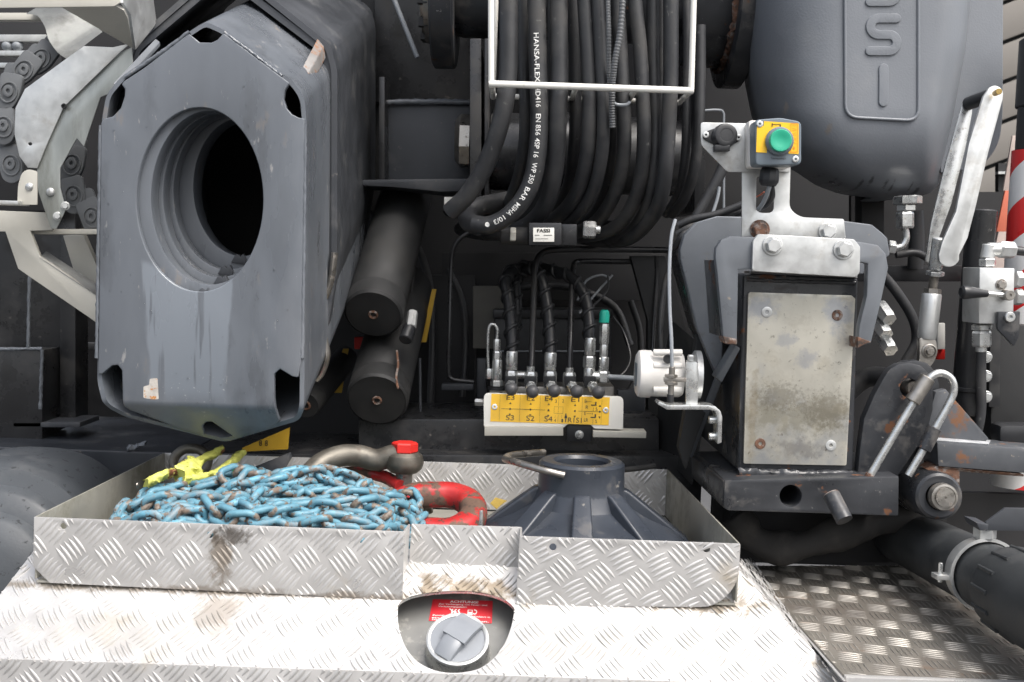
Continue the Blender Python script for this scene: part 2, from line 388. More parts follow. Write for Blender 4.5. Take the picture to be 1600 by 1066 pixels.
def inside(p, poly):
    c = False; n = len(poly)
    for i in range(n):
        a, b = poly[i - 1], poly[i]
        if (a[1] > p[1]) != (b[1] > p[1]) and p[0] < (b[0] - a[0]) * (p[1] - a[1]) / (b[1] - a[1]) + a[0]: c = not c
    return c
def tread(pts3, parent, mt, holes3=(), pitch=.062, blen=.036, w=.0062, h=.0015, gap=.0086, off=(0, 0), turn=0, flip=False):
    """raised five-bar tread on the face of a plate: one joined layer of bars"""
    o = V(pts3[0]); U = (V(pts3[1]) - o).normalized()
    N = V((0, 0, 0))
    for i in range(len(pts3)): N += (V(pts3[i - 1]) - o).cross(V(pts3[i]) - o)
    N.normalize()
    if N.dot(CAM - o) < 0: N = -N
    if flip: N = -N
    W = N.cross(U)
    uv = lambda p: ((V(p) - o).dot(U), (V(p) - o).dot(W))
    poly = [uv(p) for p in pts3]; hol = [[uv(p) for p in hh] for hh in holes3]
    ok = lambda p: inside(p, poly) and not any(inside(p, q) for q in hol)
    us = [p[0] for p in poly]; vs = [p[1] for p in poly]
    bm = bmesh.new(); ct, st = math.cos(rad(turn)), math.sin(rad(turn))
    R = max(max(us) - min(us), max(vs) - min(vs)) / 2 + pitch
    cu, cv = (max(us) + min(us)) / 2, (max(vs) + min(vs)) / 2
    n = int(R * 1.5 / pitch) + 2
    for i in range(-n, n + 1):
        for j in range(-n, n + 1):
            for k in (0, 1):
                gu, gv = (i + .5 * k) * pitch + off[0], (j + .5 * k) * pitch + off[1]
                gu, gv = cu + gu * ct - gv * st, cv + gu * st + gv * ct
                if abs(gu - cu) > R or abs(gv - cv) > R: continue
                a = rad(turn + (-52 if k == 0 else 52)); d = V((math.cos(a), math.sin(a))); e = V((-d.y, d.x))
                for q in range(-2, 3):
                    c = V((gu, gv)) + e * (q * gap) + d * (abs(q) * -.0)
                    ts = [t / 12 * blen - blen / 2 for t in range(13)]
                    ins = [t for t in ts if ok(c + d * t)]
                    if len(ins) < 3: continue
                    t0, t1 = ins[0], ins[-1]; rows = []
                    for s in range(6):
                        t = t0 + (t1 - t0) * s / 5; hw = w / 2 * max(.06, 1 - (2 * t / blen) ** 2) ** .8; hh = h * max(.1, 1 - (2 * t / blen) ** 2) ** .6
                        P = lambda x, z: o + U * (c.x + d.x * t + e.x * x) + W * (c.y + d.y * t + e.y * x) + N * z
                        rows.append([bm.verts.new(P(x, z)) for x, z in ((-hw, .0002), (-hw * .45, hh), (hw * .45, hh), (hw, .0002))])
                    for A, B in zip(rows, rows[1:]):
                        for s in range(3): bm.faces.new((A[s], A[s + 1], B[s + 1], B[s]))
                    bm.faces.new(rows[0]); bm.faces.new(rows[-1])
    ob = mesh_obj('tread_bars', bm, mt, parent, 50); ob['kind'] = 'stuff'; return ob
def drops(parent, spots, mt=None, seg=6):
    """water drops: (point, normal, radius)"""
    bm = bmesh.new()
    for p, n, r in spots:
        add_lathe(bm, p, n, [(r, 0), (r * .85, r * .4), (r * .5, r * .68), (0, r * .78)], seg)
    ob = mesh_obj('water_drops', bm, mt or M['water'], parent, 80); ob['kind'] = 'stuff'; return ob

# ================================================================== setting
g = slab('ground', [(-60, -60, 0), (60, -60, 0), (60, 60, 0), (-60, 60, 0)], (0, 0, -.2), M['asph'], b=0); structure(g)

# ================================================================== checker-plate step with filler recess
TY = 1.70                                             # front of the tray
sl_tl, sl_tr = px(38, 913, 1.712), px(1152, 938, 1.712)
z_top = (sl_tl.z + sl_tr.z) / 2
sl_tl.z = sl_tr.z = z_top
fold = [px(-75, 1024, 1.592), px(1322, 1075, 1.592)]
z_f = sum(p.z for p in fold) / 2
for p in fold: p.z = z_f
NS = (sl_tr - sl_tl).cross(V((0, 1.712 - 1.592, z_top - z_f))).normalized()
if NS.z < 0: NS = -NS
step = thing('checker_plate_step', 'bright sloping aluminium checker plate step below the chain tray', 'step', (0, 1.65, z_f))
hole_px = ZL(620, 920, 7.615, [(15, 200), (60, 140), (200, 80), (450, 38), (750, 24), (1000, 42), (1250, 112), (1390, 222), (1392, 300), (1362, 450), (1290, 640), (1180, 800), (1020, 930), (850, 985), (650, 1002), (450, 970), (250, 870), (120, 720), (50, 560), (15, 400)])
hole3 = [pp(x, y, sl_tl, NS) for x, y in hole_px]
# smooth the outline
hole3 = catmull(hole3 + hole3[:2], 3)[:-4]
# keep the hole inside the sloping face (its top edge runs up under the recessed panel)
ext = V((0, .075, .075 * (z_top - z_f) / .12))
face = [fold[0], fold[1], sl_tr, sl_tr + V((-.32, 0, 0)), sl_tr + V((-.335, 0, 0)) + ext, sl_tl + (sl_tr - sl_tl) * .52 + ext, sl_tl + (sl_tr - sl_tl) * .515, sl_tl]
face = [fold[0], fold[1], sl_tr + ext * .2, sl_tl + ext * .2]
recess_top = sl_tl + ext
face = [fold[0], fold[1], sl_tr + ext, sl_tl + ext]
_a, _b, _c = px(725, 918, 1.74), px(345, 945, 1.7), px(1120, 945, 1.71)
alu2 = stained(M['alu'], 'grimy_checker_aluminium', [(_a.x, _a.z, .12, .022, (.2, .155, .1), 30, .9), (_b.x, _b.z, .05, .03, (.28, .23, .18), 26, .6), (_c.x, _c.z, .12, .012, (.2, .16, .11), 40, .8), (px(300, 917, 1.7).x, z_top - .004, .5, .006, (.2, .16, .11), 45, .7), (px(200, 990, 1.63).x, z_f + .03, .2, .03, (.4, .38, .35), 14, .5), (px(950, 1000, 1.63).x, z_f + .03, .3, .02, (.42, .4, .37), 12, .5)])
slab('sloping_face', face, NS * -.003, alu2, step, [hole3], b=.0006)
tread(face, step, alu2, [hole3], off=(.01, .02), h=.0024)
low = [fold[0] + V((0, 0, -.34)), fold[1] + V((0, 0, -.34)), fold[1], fold[0]]
low = [p + V((0, -.0015, 0)) for p in low]
slab('front_face', low, (0, .003, 0), M['alu'], step, b=.0006)
tread(low, step, M['alu'], off=(0, .01))
# right cheek of the step, sloping down to the floor plate
FZ = .975
ck = [sl_tr + ext, fold[1], pz(1322, 1064, FZ), pz(1164, 884, FZ)]
slab('side_face', ck, (-.003, 0, -.001), M['alu'], step, b=0)
tread(ck, step, M['alu'])
# recess: wall and floor plate
bm = bmesh.new(); dN = NS * -.042
A = [bm.verts.new(p + NS * -.0005) for p in hole3]; Bv = [bm.verts.new(p + NS * -.007) for p in hole3]
for i in range(len(A)): bm.faces.new((A[i - 1], A[i], Bv[i], Bv[i - 1]))
mesh_obj('recess_rim', bm, M['zinc'], step)
ctr = sum(hole3, V((0, 0, 0))) / len(hole3)
slab('recess_plate', [ctr + (p - ctr) * 1.5 + dN for p in hole3], NS * -.003, mat('filler_plate', (.2, .2, .19), .35, .35, .2, 8, [((.35, .34, .31), .6, 14, .1, .6, .2)], .05, 90), step, b=0)

RP = ctr + dN
capt = thing('fuel_cap', 'round grey fuel filler cap with twist grip in the step recess', 'fuel cap', RP)
cc = pp(715, 1001, RP + NS * .032, NS) - NS * .032
lathe('cap_skirt', cc, NS, [(.052, 0), (.0505, .004), (.0485, .03), (.0475, .0325), (0, .0325)], M['zinc'], capt, 48)
lathe('cap_rim', cc, NS, [(.0425, .033), (.0425, .0372), (.0455, .0385), (.0485, .037), (.049, .033), (.0475, .031)], M['galv'], capt, 48)
lathe('cap_face', cc, NS, [(.0428, .031), (.0428, .0352), (.03, .0362), (0, .0366)], M['capg'], capt, 40)
gu = V((math.sin(rad(28)), 0, 0)); fw = (V((0, 1, 0)) - NS * NS.y).normalized(); rt = V((1, 0, 0)) - NS * NS.x; rt.normalize()
ga = (fw * math.cos(rad(33)) + rt * math.sin(rad(33))).normalized(); gb = NS.cross(ga).normalized()
bm = bmesh.new()
rows = []
for s in range(9):
    t = -1 + s / 4; L = t * .0415; w = .0155 + .004 * (t + 1) / 2; hh = .0362 + .0155 * max(0, 1 - t * t * .9) ** .6
    rows.append([bm.verts.new(cc + ga * L + gb * x + NS * z) for x, z in ((-w, .034), (-w * .95, hh - .003), (-w * .7, hh), (w * .7, hh), (w * .95, hh - .003), (w, .034))])
for A, B in zip(rows, rows[1:]):
    for s in range(5): bm.faces.new((A[s], A[s + 1], B[s + 1], B[s]))
bm.faces.new(rows[0]); bm.faces.new(rows[-1])
mesh_obj('twist_grip', bm, M['capg'], capt, 40)
bm = bmesh.new(); rows = []
for s in range(6):
    t = -.25 + 1.2 * s / 5; L = t * .0415; w = .0205; hh = .0375 + .0155 * max(0, 1 - t * t * .9) ** .6
    rows.append([bm.verts.new(cc + ga * L + gb * x + NS * z) for x, z in ((-w, hh - .006), (-w, hh), (w, hh), (w, hh - .006))])
for A, B in zip(rows, rows[1:]):
    for s in range(3): bm.faces.new((A[s], A[s + 1], B[s + 1], B[s]))
bm.faces.new(rows[0]); bm.faces.new(rows[-1]); mesh_obj('grip_flap', bm, M['capg'], capt, 30)

lq = [pp(620 + x / 7.615, 920 + y / 7.615, RP + NS * .001, NS) for x, y in ((380, 380), (1130, 412), (1142, 145), (430, 125))]
lab = slab('warning_label', lq, NS * -.0008, M['redlab'], None, b=0)
tag(lab, 'red ACHTUNG warning sticker above the fuel cap', 'sticker')
lm = quad(*lq); bm = bmesh.new()
add_text(bm, 'ACHTUNG!', lm, .29, .85, .76, .96, bold=.02)
add_text(bm, 'Zur Vorbeugung von Feuer- und', lm, .11, .73, .91, .815, bold=.01); add_text(bm, 'Verletzungsgefahr:', lm, .11, .62, .58, .7, bold=.01)
add_text(bm, 'Zusatzheizung vor jeder Einfahrt in', lm, .04, .2, .97, .29, bold=.01); add_text(bm, 'einer Tankstelle', lm, .04, .1, .72, .18, bold=.01); add_text(bm, 'immer ausschalten.', lm, .05, .02, .95, .085, bold=.01)
for k in range(3):
    x = .335 + k * .055
    for (a, b) in (((x, .36), (x + .03, .42)), ((x + .03, .42), (x - .005, .48)), ((x - .005, .48), (x + .025, .56))): add_line(bm, lm, a, b, .008, 3)
add_rect(bm, lm, .31, .325, .5, .345); add_line(bm, lm, (.3, .57), (.4, .4), .007, 3)
add_rect(bm, lm, .6, .35, .68, .55); add_rect(bm, lm, .585, .325, .695, .345)
add_line(bm, lm, (.69, .4), (.72, .36), .007, 3); add_line(bm, lm, (.72, .36), (.745, .42), .007, 3); add_line(bm, lm, (.745, .42), (.745, .52), .007, 3); add_line(bm, lm, (.745, .52), (.7, .56), .007, 3)
prints('print', bm, M['wink'], lab)
bm = bmesh.new(); add_rect(bm, lm, .612, .45, .668, .525, .0009); prints('pump_window', bm, M['redlab'], lab)

# ================================================================== the tray
tray = thing('checker_plate_tray', 'open aluminium checker plate tray holding chain and cone', 'tray', (-.2, 2.0, z_top))
T_ = .003
def ring_px(x, y, r=5.2): return ell(x, y, r, n=14)
pl = [(53, 808), (632, 831), (629, 938), (78, 911), (52, 886)]
BRN = (.2, .155, .11)
alu1 = stained(M['alu'], 'stained_checker_aluminium', [(px(345, 870, TY).x, px(345, 870, TY).z, .022, .06, BRN, 30, .75), (px(360, 840, TY).x, px(360, 838, TY).z, .03, .02, (.1, .085, .07), 60, .8), (px(560, 930, TY).x, px(560, 936, TY).z, .12, .012, BRN, 35, .7), (px(330, 925, TY).x, px(330, 925, TY).z, .12, .012, BRN, 35, .6)])
plate('front_panel', pl, TY, T_, alu1, tray, [ring_px(99, 822), ring_px(328, 836), ring_px(566, 845)], b=.0006)
tread([px(*p, TY) for p in pl], tray, alu1, [[px(*q, TY) for q in ring_px(*c, 8)] for c in ((99, 822), (328, 836), (566, 845))], off=(.013, .004))
pr = rnd([(812, 838), (1157, 850), (1154, 912), (1118, 949), (806, 946)], [2, 2, 26, 26, 2])
plate('front_panel', pr, TY, T_, M['alu'], tray, [ring_px(864, 855, 5.8), ring_px(1104, 858, 5.8)], b=.0006)
tread([px(*p, TY) for p in pr], tray, M['alu'], [[px(*q, TY) for q in ring_px(*c, 8)] for c in ((864, 855), (1104, 858))], off=(.02, .01))
Ym = 1.762
pm = [(643, 819), (815, 824), (811, 917), (637, 914)]
plate('recessed_panel', pm, Ym, T_, M['alu'], tray, b=.0006)
tread([px(*p, Ym) for p in pm], tray, M['alu'], off=(.03, .03))
for nm, (a, b, c, d), s in (('return_panel', (px(632, 831, TY + .003), px(641, 819, Ym), px(635, 914, Ym), px(629, 938, TY + .003)), -1), ('return_panel', (px(812, 838, TY + .003), px(813, 824, Ym), px(809, 917, Ym), px(806, 946, TY + .003)), 1)):
    slab(nm, [a, b, c, d], (.003 * s, 0, 0), M['alu'], tray, b=.0005)
BY = 2.30
rim_z = px(340, 819, TY).z
LX0, RX0 = px(53, 808, TY).x, px(1157, 850, TY).x
LX1, RX1 = LX0 + .012, RX0 - .03
fz = z_top + .006
def zr(x): return px(53, 808, TY).z + (px(1157, 850, TY).z - px(53, 808, TY).z) * (x - LX0) / (RX0 - LX0)
slab('side_panel', [(LX0, TY + .004, zr(LX0)), (LX1, BY, rim_z), (LX1, BY, fz), (LX0, TY + .004, fz)], (.003, 0, 0), M['aluin'], tray, b=.0005)
slab('side_panel', [(RX0, TY + .004, zr(RX0)), (RX1, BY, rim_z), (RX1, BY, fz), (RX0, TY + .004, fz)], (-.003, 0, 0), M['aluin'], tray, b=.0005)
bk = [(LX1 + .003, BY, fz), (RX1 - .003, BY, fz), (RX1 - .003, BY, rim_z), (LX1 + .003, BY, rim_z)]
slab('back_panel', bk, (0, .003, 0), M['alu'], tray, b=.0005); tread(bk, tray, M['alu'], off=(.02, .01))
slab('floor_panel', [(LX0 + .003, TY + .065, fz - .003), (RX0 - .003, TY + .065, fz - .003), (RX1 - .003, BY, fz - .003), (LX1 + .003, BY, fz - .003)], (0, 0, -.003), M['aluin'], tray, b=0)
slab('floor_panel', [(LX0 + .003, TY + .004, fz - .003), (px(629, 938, TY).x, TY + .004, fz - .003), (px(629, 938, TY).x, TY + .0645, fz - .003), (LX0 + .003, TY + .0645, fz - .003)], (0, 0, -.003), M['aluin'], tray, b=0)
slab('floor_panel', [(px(808, 938, TY).x, TY + .004, fz - .003), (RX0 - .003, TY + .004, fz - .003), (RX0 - .003, TY + .0645, fz - .003), (px(808, 938, TY).x, TY + .0645, fz - .003)], (0, 0, -.003), M['aluin'], tray, b=0)
dome('rivet', px(208, 758, 1.96) + V((.008, 0, 0)), (1, 0, -.0), .006, .003, M['steel'], tray)

# ------------------------------------------------------------------ the blue chain: every link on its own
chain = thing('lifting_chain', 'heap of worn sky-blue painted chain in the tray', 'chain', (-.4, 1.95, fz))
def link_mesh(wire=.0063, pitch=.0335, hw=.0138):
    bm = bmesh.new(); C = []
    L = pitch / 2 + wire - hw * .9
    for i in range(18):
        a = 2 * math.pi * i / 18
        C.append(V((math.copysign(L, math.cos(a)) * (1 if abs(math.cos(a)) > .2 else abs(math.cos(a)) * 5) + hw * math.cos(a) * .9, hw * math.sin(a) * (1 if abs(math.sin(a)) < .99 else .96), 0)))
    n = len(C); rings = []
    for i, c in enumerate(C):
        t = (C[(i + 1) % n] - C[i - 1]).normalized(); b = V((0, 0, 1)); nn = t.cross(b)
        rings.append([bm.verts.new(c + nn * wire * math.cos(2 * math.pi * k / 8) + b * wire * math.sin(2 * math.pi * k / 8)) for k in range(8)])
    for i in range(n):
        A, B = rings[i], rings[(i + 1) % n]
        for k in range(8): bm.faces.new((A[k], A[(k + 1) % 8], B[(k + 1) % 8], B[k]))
    bmesh.ops.recalc_face_normals(bm, faces=bm.faces)
    me = bpy.data.meshes.new('chain_link'); bm.to_mesh(me); bm.free(); me.materials.append(M['blue'])
    for p in me.polygons: p.use_smooth = True
    return me
def chain_mat():
    """blue paint, worn bare where links rub at their ends, different on every link"""
    m = bpy.data.materials.new('rubbed_blue_paint'); m.use_nodes = True; t = m.node_tree; L = t.links.new; B = t.nodes["Principled BSDF"]
    tc = t.nodes.new("ShaderNodeTexCoord"); oi = t.nodes.new("ShaderNodeObjectInfo"); sp = t.nodes.new("ShaderNodeSeparateXYZ"); L(tc.outputs['Object'], sp.inputs[0])
    of = t.nodes.new("ShaderNodeVectorMath"); of.operation = 'MULTIPLY_ADD'; cb = t.nodes.new("ShaderNodeCombineXYZ")
    for i in range(3): L(oi.outputs['Random'], cb.inputs[i])
    L(cb.outputs[0], of.inputs[0]); of.inputs[1].default_value = (7.3, 3.1, 5.7); L(tc.outputs['Object'], of.inputs[2])
    def nz(s, d=5):
        n = t.nodes.new("ShaderNodeTexNoise"); n.inputs['Scale'].default_value = s; n.inputs['Detail'].default_value = d; n.inputs['Roughness'].default_value = .65; L(of.outputs[0], n.inputs['Vector']); return n.outputs['Fac']
    def ma(op, a, b):
        n = t.nodes.new("ShaderNodeMath"); n.operation = op
        for i, v in enumerate((a, b)):
            if isinstance(v, (int, float)): n.inputs[i].default_value = v
            else: L(v, n.inputs[i])
        return n.outputs[0]
    def st(v, a, b):
        n = t.nodes.new("ShaderNodeMapRange"); n.inputs['From Min'].default_value = a; n.inputs['From Max'].default_value = b; L(v, n.inputs['Value']); return n.outputs[0]
    def mix(f, a, b):
        x = t.nodes.new("ShaderNodeMix"); x.data_type = 'RGBA'; L(f, x.inputs[0])
        for s, v in ((6, a), (7, b)):
            if isinstance(v, tuple): x.inputs[s].default_value = (*v, 1)
            else: L(v, x.inputs[s])
        return x.outputs[2]
    c = mix(st(nz(40), .35, .65), (.075, .185, .25), (.12, .275, .345))
    c = mix(st(nz(28), .52, .66), c, (.17, .21, .23))
    ends = ma('ADD', ma('MULTIPLY', st(ma('ABSOLUTE', sp.outputs[0], 0), .012, .03), .34), nz(70))
    f = st(ends, .66, .72); c = mix(f, c, mix(st(nz(160), .4, .6), (.1, .075, .06), (.2, .165, .13)))
    f3 = st(nz(130), .63, .67); c = mix(f3, c, (.05, .035, .028))
    L(c, B.inputs['Base Color']); B.inputs['Roughness'].default_value = .48
    bp = t.nodes.new("ShaderNodeBump"); bp.inputs['Strength'].default_value = .35; bp.inputs['Distance'].default_value = .001; L(ends, bp.inputs['Height']); L(bp.outputs[0], B.inputs['Normal'])
    return m
M['blue2'] = chain_mat()
LM = link_mesh(); LM.materials.clear(); LM.materials.append(M['blue2'])
PITCH_L = .034
def heap(x, y):
    """height of the heap's surface above the tray floor; x 0..1 along, y 0..1 to the back"""
    ex = min(1, max(0, x / .24)) ** .7 * min(1, max(0, (1.0 - x) / .13)) ** .6
    ey = min(1, max(0, (1.0 - y) / .22)) ** .6 * (1 - .5 * max(0, min(1, (x - .68) / .2)) * max(0, min(1, (y - .25) / .4)))
    return .05 + (.052 + .03 * y) * ex * ey + .008 * noise.noise((x * 6, y * 5, 1.3))
CX0, CX1 = px(172, 800, 1.85).x, px(660, 800, 1.8).x
CY0, CY1 = 1.742, 2.06
def base_z(x, y):
    return fz + heap((x - CX0) / (CX1 - CX0), (y - CY0) / (CY1 - CY0))
def rope(n, seed, lift, md=.0292, its=220):
    """a chain let fall on the heap: nodes a pitch apart, kept apart and inside the tray, pulled down"""
    rs = np.random.RandomState(seed); P = np.zeros((n, 3)); h = rs.uniform(0, 6.28); p = np.array([(CX0 + CX1) / 2, (CY0 + CY1) / 2])
    for i in range(n):
        h += rs.normal(0, .33)
        q = p + PITCH_L * np.array([math.cos(h), math.sin(h)])
        t = 0
        while not (CX0 + .01 < q[0] < CX1 - .01 and CY0 < q[1] < CY1) or (q[0] > XN and q[1] < YN):
            h += .5; t += 1; q = p + PITCH_L * np.array([math.cos(h), math.sin(h)])
            if t > 14: h = rs.uniform(0, 6.28); p = np.array([(CX0 + CX1) / 2, (CY0 + CY1) / 2]); 
            if t > 20: q = p; break
        p = q; P[i] = (q[0], q[1], base_z(*q) + lift + .02 + .1 * i / n + rs.uniform(0, .01))
    idx = np.arange(n); far = np.abs(idx[:, None] - idx[None, :]) > 1
    for it in range(its):
        P[:, 2] -= .0012
        for _ in range(3):
            d = P[1:] - P[:-1]; L = np.linalg.norm(d, axis=1, keepdims=True) + 1e-9; c = d * (1 - PITCH_L / L) * .5; P[:-1] += c; P[1:] -= c
        d = P[:, None, :] - P[None, :, :]; L = np.linalg.norm(d, axis=2) + 1e-6
        hit = (L < md) & far; k = np.where(hit, (md - L) / L * .35, 0)
        P += (d * k[:, :, None]).sum(1)
        P[:, 0] = np.clip(P[:, 0], CX0, CX1); P[:, 1] = np.clip(P[:, 1], CY0, CY1)
        m = (P[:, 0] > XN) & (P[:, 1] < YN); P[m, 1] = YN
        for i in range(n):
            z = base_z(P[i, 0], P[i, 1]) + lift
            if P[i, 2] < z: P[i, 2] = z
    return P
XN, YN = px(612, 830, TY).x, 1.80
def place(P, seed):
    rg = random.Random(seed); out = []
    for k in range(len(P) - 1):
        a, b = V(P[k]), V(P[k + 1]); T = (b - a)
        if T.length > PITCH_L * 1.35: continue
        T.normalize(); up = V((0, 0, 1)); s_ = T.cross(up)
        if s_.length < .1: s_ = V((1, 0, 0))
        s_.normalize(); u = s_.cross(T); roll = rad((52 if k % 2 else -38) + rg.uniform(-24, 24))
        Y2 = s_ * math.cos(roll) + u * math.sin(roll); Z2 = T.cross(Y2)
        out.append(Matrix.Translation((a + b) / 2) @ Matrix((T, Y2, Z2)).transposed().to_4x4())
    return out
vis = place(rope(299, 12, -.02), 5)
lo = place(rope(260, 31, -.05, its=60), 8)
for mm in vis:
    o = link('chain_link', LM, chain); o.matrix_basis = mm
bm = bmesh.new()
for mm in lo:
    b2 = bmesh.new(); b2.from_mesh(LM); bmesh.ops.transform(b2, matrix=mm, verts=b2.verts)
    tmp = bpy.data.meshes.new('x'); b2.to_mesh(tmp); b2.free(); bm.from_mesh(tmp); bpy.data.meshes.remove(tmp)
ob = mesh_obj('lower_links', bm, M['blue'], chain, 80); ob['kind'] = 'stuff'

# ------------------------------------------------------------------ bow shackle, red ring, yellow shackle, odds and ends
sh = thing('bow_shackle', 'large grey forged bow shackle with red-headed bolt behind the chain', 'shackle', px(600, 760, 2.1))
ptube('bow', [(478, 772, 2.03), (482, 748, 2.05), (500, 726, 2.08), (530, 713, 2.1), (560, 712, 2.12), (588, 719, 2.12), (612, 712, 2.12), (632, 709, 2.12)], 17.5, M['forged'], sh, seg=18)
ec = px(632, 718, 2.12)
lathe('eye', ec + V((0, 0, -.022)), (0, 0, 1), [(.017, -.004), (.027, -.003), (.035, .005), (.0385, .017), (.035, .031), (.027, .037), (.017, .037), (.017, -.004)], M['forged'], sh, 32)
rod('pin', ec + V((0, 0, -.11)), ec + V((0, 0, .016)), .0165, M['steel'], sh)
rod('lower_eye', ec + V((-.03, -.01, -.115)), ec + V((.055, -.01, -.085)), .018, M['forged'], sh)
hexn('bolt_head', ec + V((0, 0, .0145)), (0, 0, 1), .026, .02, M['red'], sh, phase=.3)

rg_ = thing('red_hook_ring', 'thick chipped red forged ring lying between chain and cone', 'ring', px(705, 790, 1.97))
bm = bmesh.new(); C = []
rc = px(692, 783, 1.99); rc.z = fz + .062
for i in range(32):
    a = 2 * math.pi * i / 32; C.append(rc + V((.058 * math.cos(a) + (-.03 if math.cos(a) < -.3 else 0), .066 * math.sin(a), .02 * math.sin(a))))
n = len(C); rings = []
for i, c in enumerate(C):
    t = (C[(i + 1) % n] - C[i - 1]).normalized(); b = V((0, 0, 1)); nn = t.cross(b)
    rings.append([bm.verts.new(c + nn * .0265 * math.copysign(abs(math.cos(q)) ** .7, math.cos(q)) + b * .024 * math.copysign(abs(math.sin(q)) ** .7, math.sin(q))) for q in [2 * math.pi * k / 14 for k in range(14)]])
for i in range(n):
    A, B = rings[i], rings[(i + 1) % n]
    for k in range(14): bm.faces.new((A[k], A[(k + 1) % 14], B[(k + 1) % 14], B[k]))
mesh_obj('ring_body', bm, M['redw'], rg_, 50)
ptube('hook_tip', [(522, 742, 2.13), (560, 738, 2.15), (600, 745, 2.14), (625, 760, 2.1)], 10, M['redw'], rg_)

def rough_tube(name, P, r, mt, parent, amp=.25, seg=14, res=8, s=90, flat=1.0):
    bm = bmesh.new(); C = catmull([px(*p) for p in P], res)
    add_tube(bm, C, r, seg, sx=1, sy=flat)
    for v in bm.verts: v.co += V((noise.noise(v.co * s * 2.3) * .5 + noise.noise(v.co * s), noise.noise(v.co * s + V((7, 3, 1))), noise.noise(v.co * s + V((1, 9, 4))))) * r * amp
    return mesh_obj(name, bm, mt, parent, 60)
ys = thing('yellow_shackle', 'chipped yellow painted shackle lying under the grey hexagonal beam', 'shackle', px(300, 760, 2.05))
rough_tube('bow_leg', [(228, 756, 1.92), (250, 745, 1.94), (275, 737, 1.98), (305, 724, 2.02), (345, 704, 2.1)], .0135, M['yelw'], ys, .42, 18, 14, 110, flat=.5)
rough_tube('bow_leg', [(283, 752, 1.96), (305, 748, 1.98), (335, 741, 2.0), (358, 726, 2.04), (376, 709, 2.1)], .0135, M['yelw'], ys, .38, 18, 14, 110, flat=.55)
rough_tube('shackle_eye', [(280, 744, 1.97), (294, 735, 1.99), (306, 725, 2.01)], .018, M['yelw'], ys, .42, 18, 14, 100)
gr = thing('steel_lifting_ring', 'small grey steel ring behind the yellow shackle', 'ring', px(300, 715, 2.12))
bm = bmesh.new(); C = [px(298, 722, 2.13) + V((.034 * math.cos(a), .01 * math.sin(a), .026 * math.sin(a))) for a in [2 * math.pi * i / 24 for i in range(24)]]
add_tube(bm, C, .0095, 12, closed=True, n0=(.0, 1, .2)); mesh_obj('ring_body', bm, M['forged'], gr, 60)
gp = lathe('green_cap', px(369, 741, 2.06), (.2, -.5, .9), [(.018, -.015), (.018, .004), (.015, .011), (.008, .015), (0, .016)], M['grnp'], None, 24)
tag(gp, 'small green plastic cap tucked behind the blue chain', 'cap')
dp = slab('steel_wedge_plate', [px(372, 739, 2.1), px(455, 706, 2.2), px(436, 738, 2.12), px(400, 748, 2.08)], (.002, .003, -.012), M['greyd'], None, b=.0015)
tag(dp, 'flat dark wedge of steel plate between chain and beam', 'plate')
for nm, (x, y, Y) in (('a', (652, 743, 2.2)),):
    pass
lf = slab('dry_leaf', [px(766, 787, 2.15), px(774, 778, 2.18), px(792, 783, 2.2), px(782, 790, 2.16), px(776, 796, 2.12)], (0, .0008, .0008), M['leaf'], None, b=0)
tag(lf, 'curled yellow dry leaf beside the cone in the tray', 'leaf')
pn = rod('steel_peg', px(751, 826, 1.79), px(752, 798, 1.79), .003, M['zinc'], None); tag(pn, 'thin upright steel peg in front of the red ring', 'peg')

# ------------------------------------------------------------------ cone foot
cn = thing('ribbed_cone', 'dark blue-grey ribbed cast cone standing in the tray', 'cone')
cb = px(909, 730, 2.0); cx_, cy_ = cb.x, cb.y
cn.location = (cx_, cy_, fz)
ztop = px(909, 730, 1.93).z
H = ztop - fz
lathe('neck', (cx_, cy_, fz), (0, 0, 1), [(0, H - .11), (.05, H - .11), (.05, H - .006), (.054, H), (.074, H), (.0795, H - .005), (.08, H - .05), (.083, H - .062)], M['cone'], cn, 56)
lathe('cone_skirt', (cx_, cy_, fz), (0, 0, 1), [(.079, H - .048), (.084, H - .064), (.093, H - .082), (.128, H - .102), (.178, H - .122), (.202, .02), (.207, .01), (.207, 0), (.17, 0)], M['cone'], cn, 72)
for k in range(8):
    a = rad(-92 + 45 * k); d = V((math.cos(a), math.sin(a), 0)); s = V((-d.y, d.x, 0)); bm = bmesh.new()
    prof = [(.07, H - .05), (.083, H - .05), (.09, H - .054), (.198, .032), (.204, .024), (.204, .004), (.07, .004)]
    w1, w2 = .0145, .021
    F = [[bm.verts.new(V((cx_, cy_, fz)) + d * r + s * (sg * (w1 + (w2 - w1) * (r - .07) / .11)) + V((0, 0, z))) for r, z in prof] for sg in (-1, 1)]
    bm.faces.new(F[0]); bm.faces.new(list(reversed(F[1])))
    for i in range(len(prof)): bm.faces.new((F[0][i - 1], F[0][i], F[1][i], F[1][i - 1]))
    bmesh.ops.recalc_face_normals(bm, faces=bm.faces); bev(bm, .005, 20, 3); mesh_obj('rib', bm, M['cone'], cn, 40)
ptube('carry_ring', [(882, 743, 1.925), (850, 735, 1.93), (815, 725, 1.96), (793, 719, 2.0), (790, 716, 2.03), (803, 711, 2.08), (850, 707, 2.14)], 5.6, M['steel'], cn)
ptube('side_handle', [(968, 735, 2.02), (1003, 731, 2.06), (1022, 728, 2.08)], 4.6, M['blackd'], cn)
rgx = random.Random(5); sp = []
for _ in range(75):
    a = rad(-92 + rgx.uniform(-3, 3)); r = rgx.uniform(.092, .172); t = (r - .09) / .086
    sp.append((V((cx_ + math.cos(a) * r + rgx.uniform(-.01, .01), cy_ + math.sin(a) * r, fz + (H - .054) * (1 - t) + .03 * t)), V((0, -.75, .8)), rgx.uniform(.0006, .0014)))
drops(cn, sp)
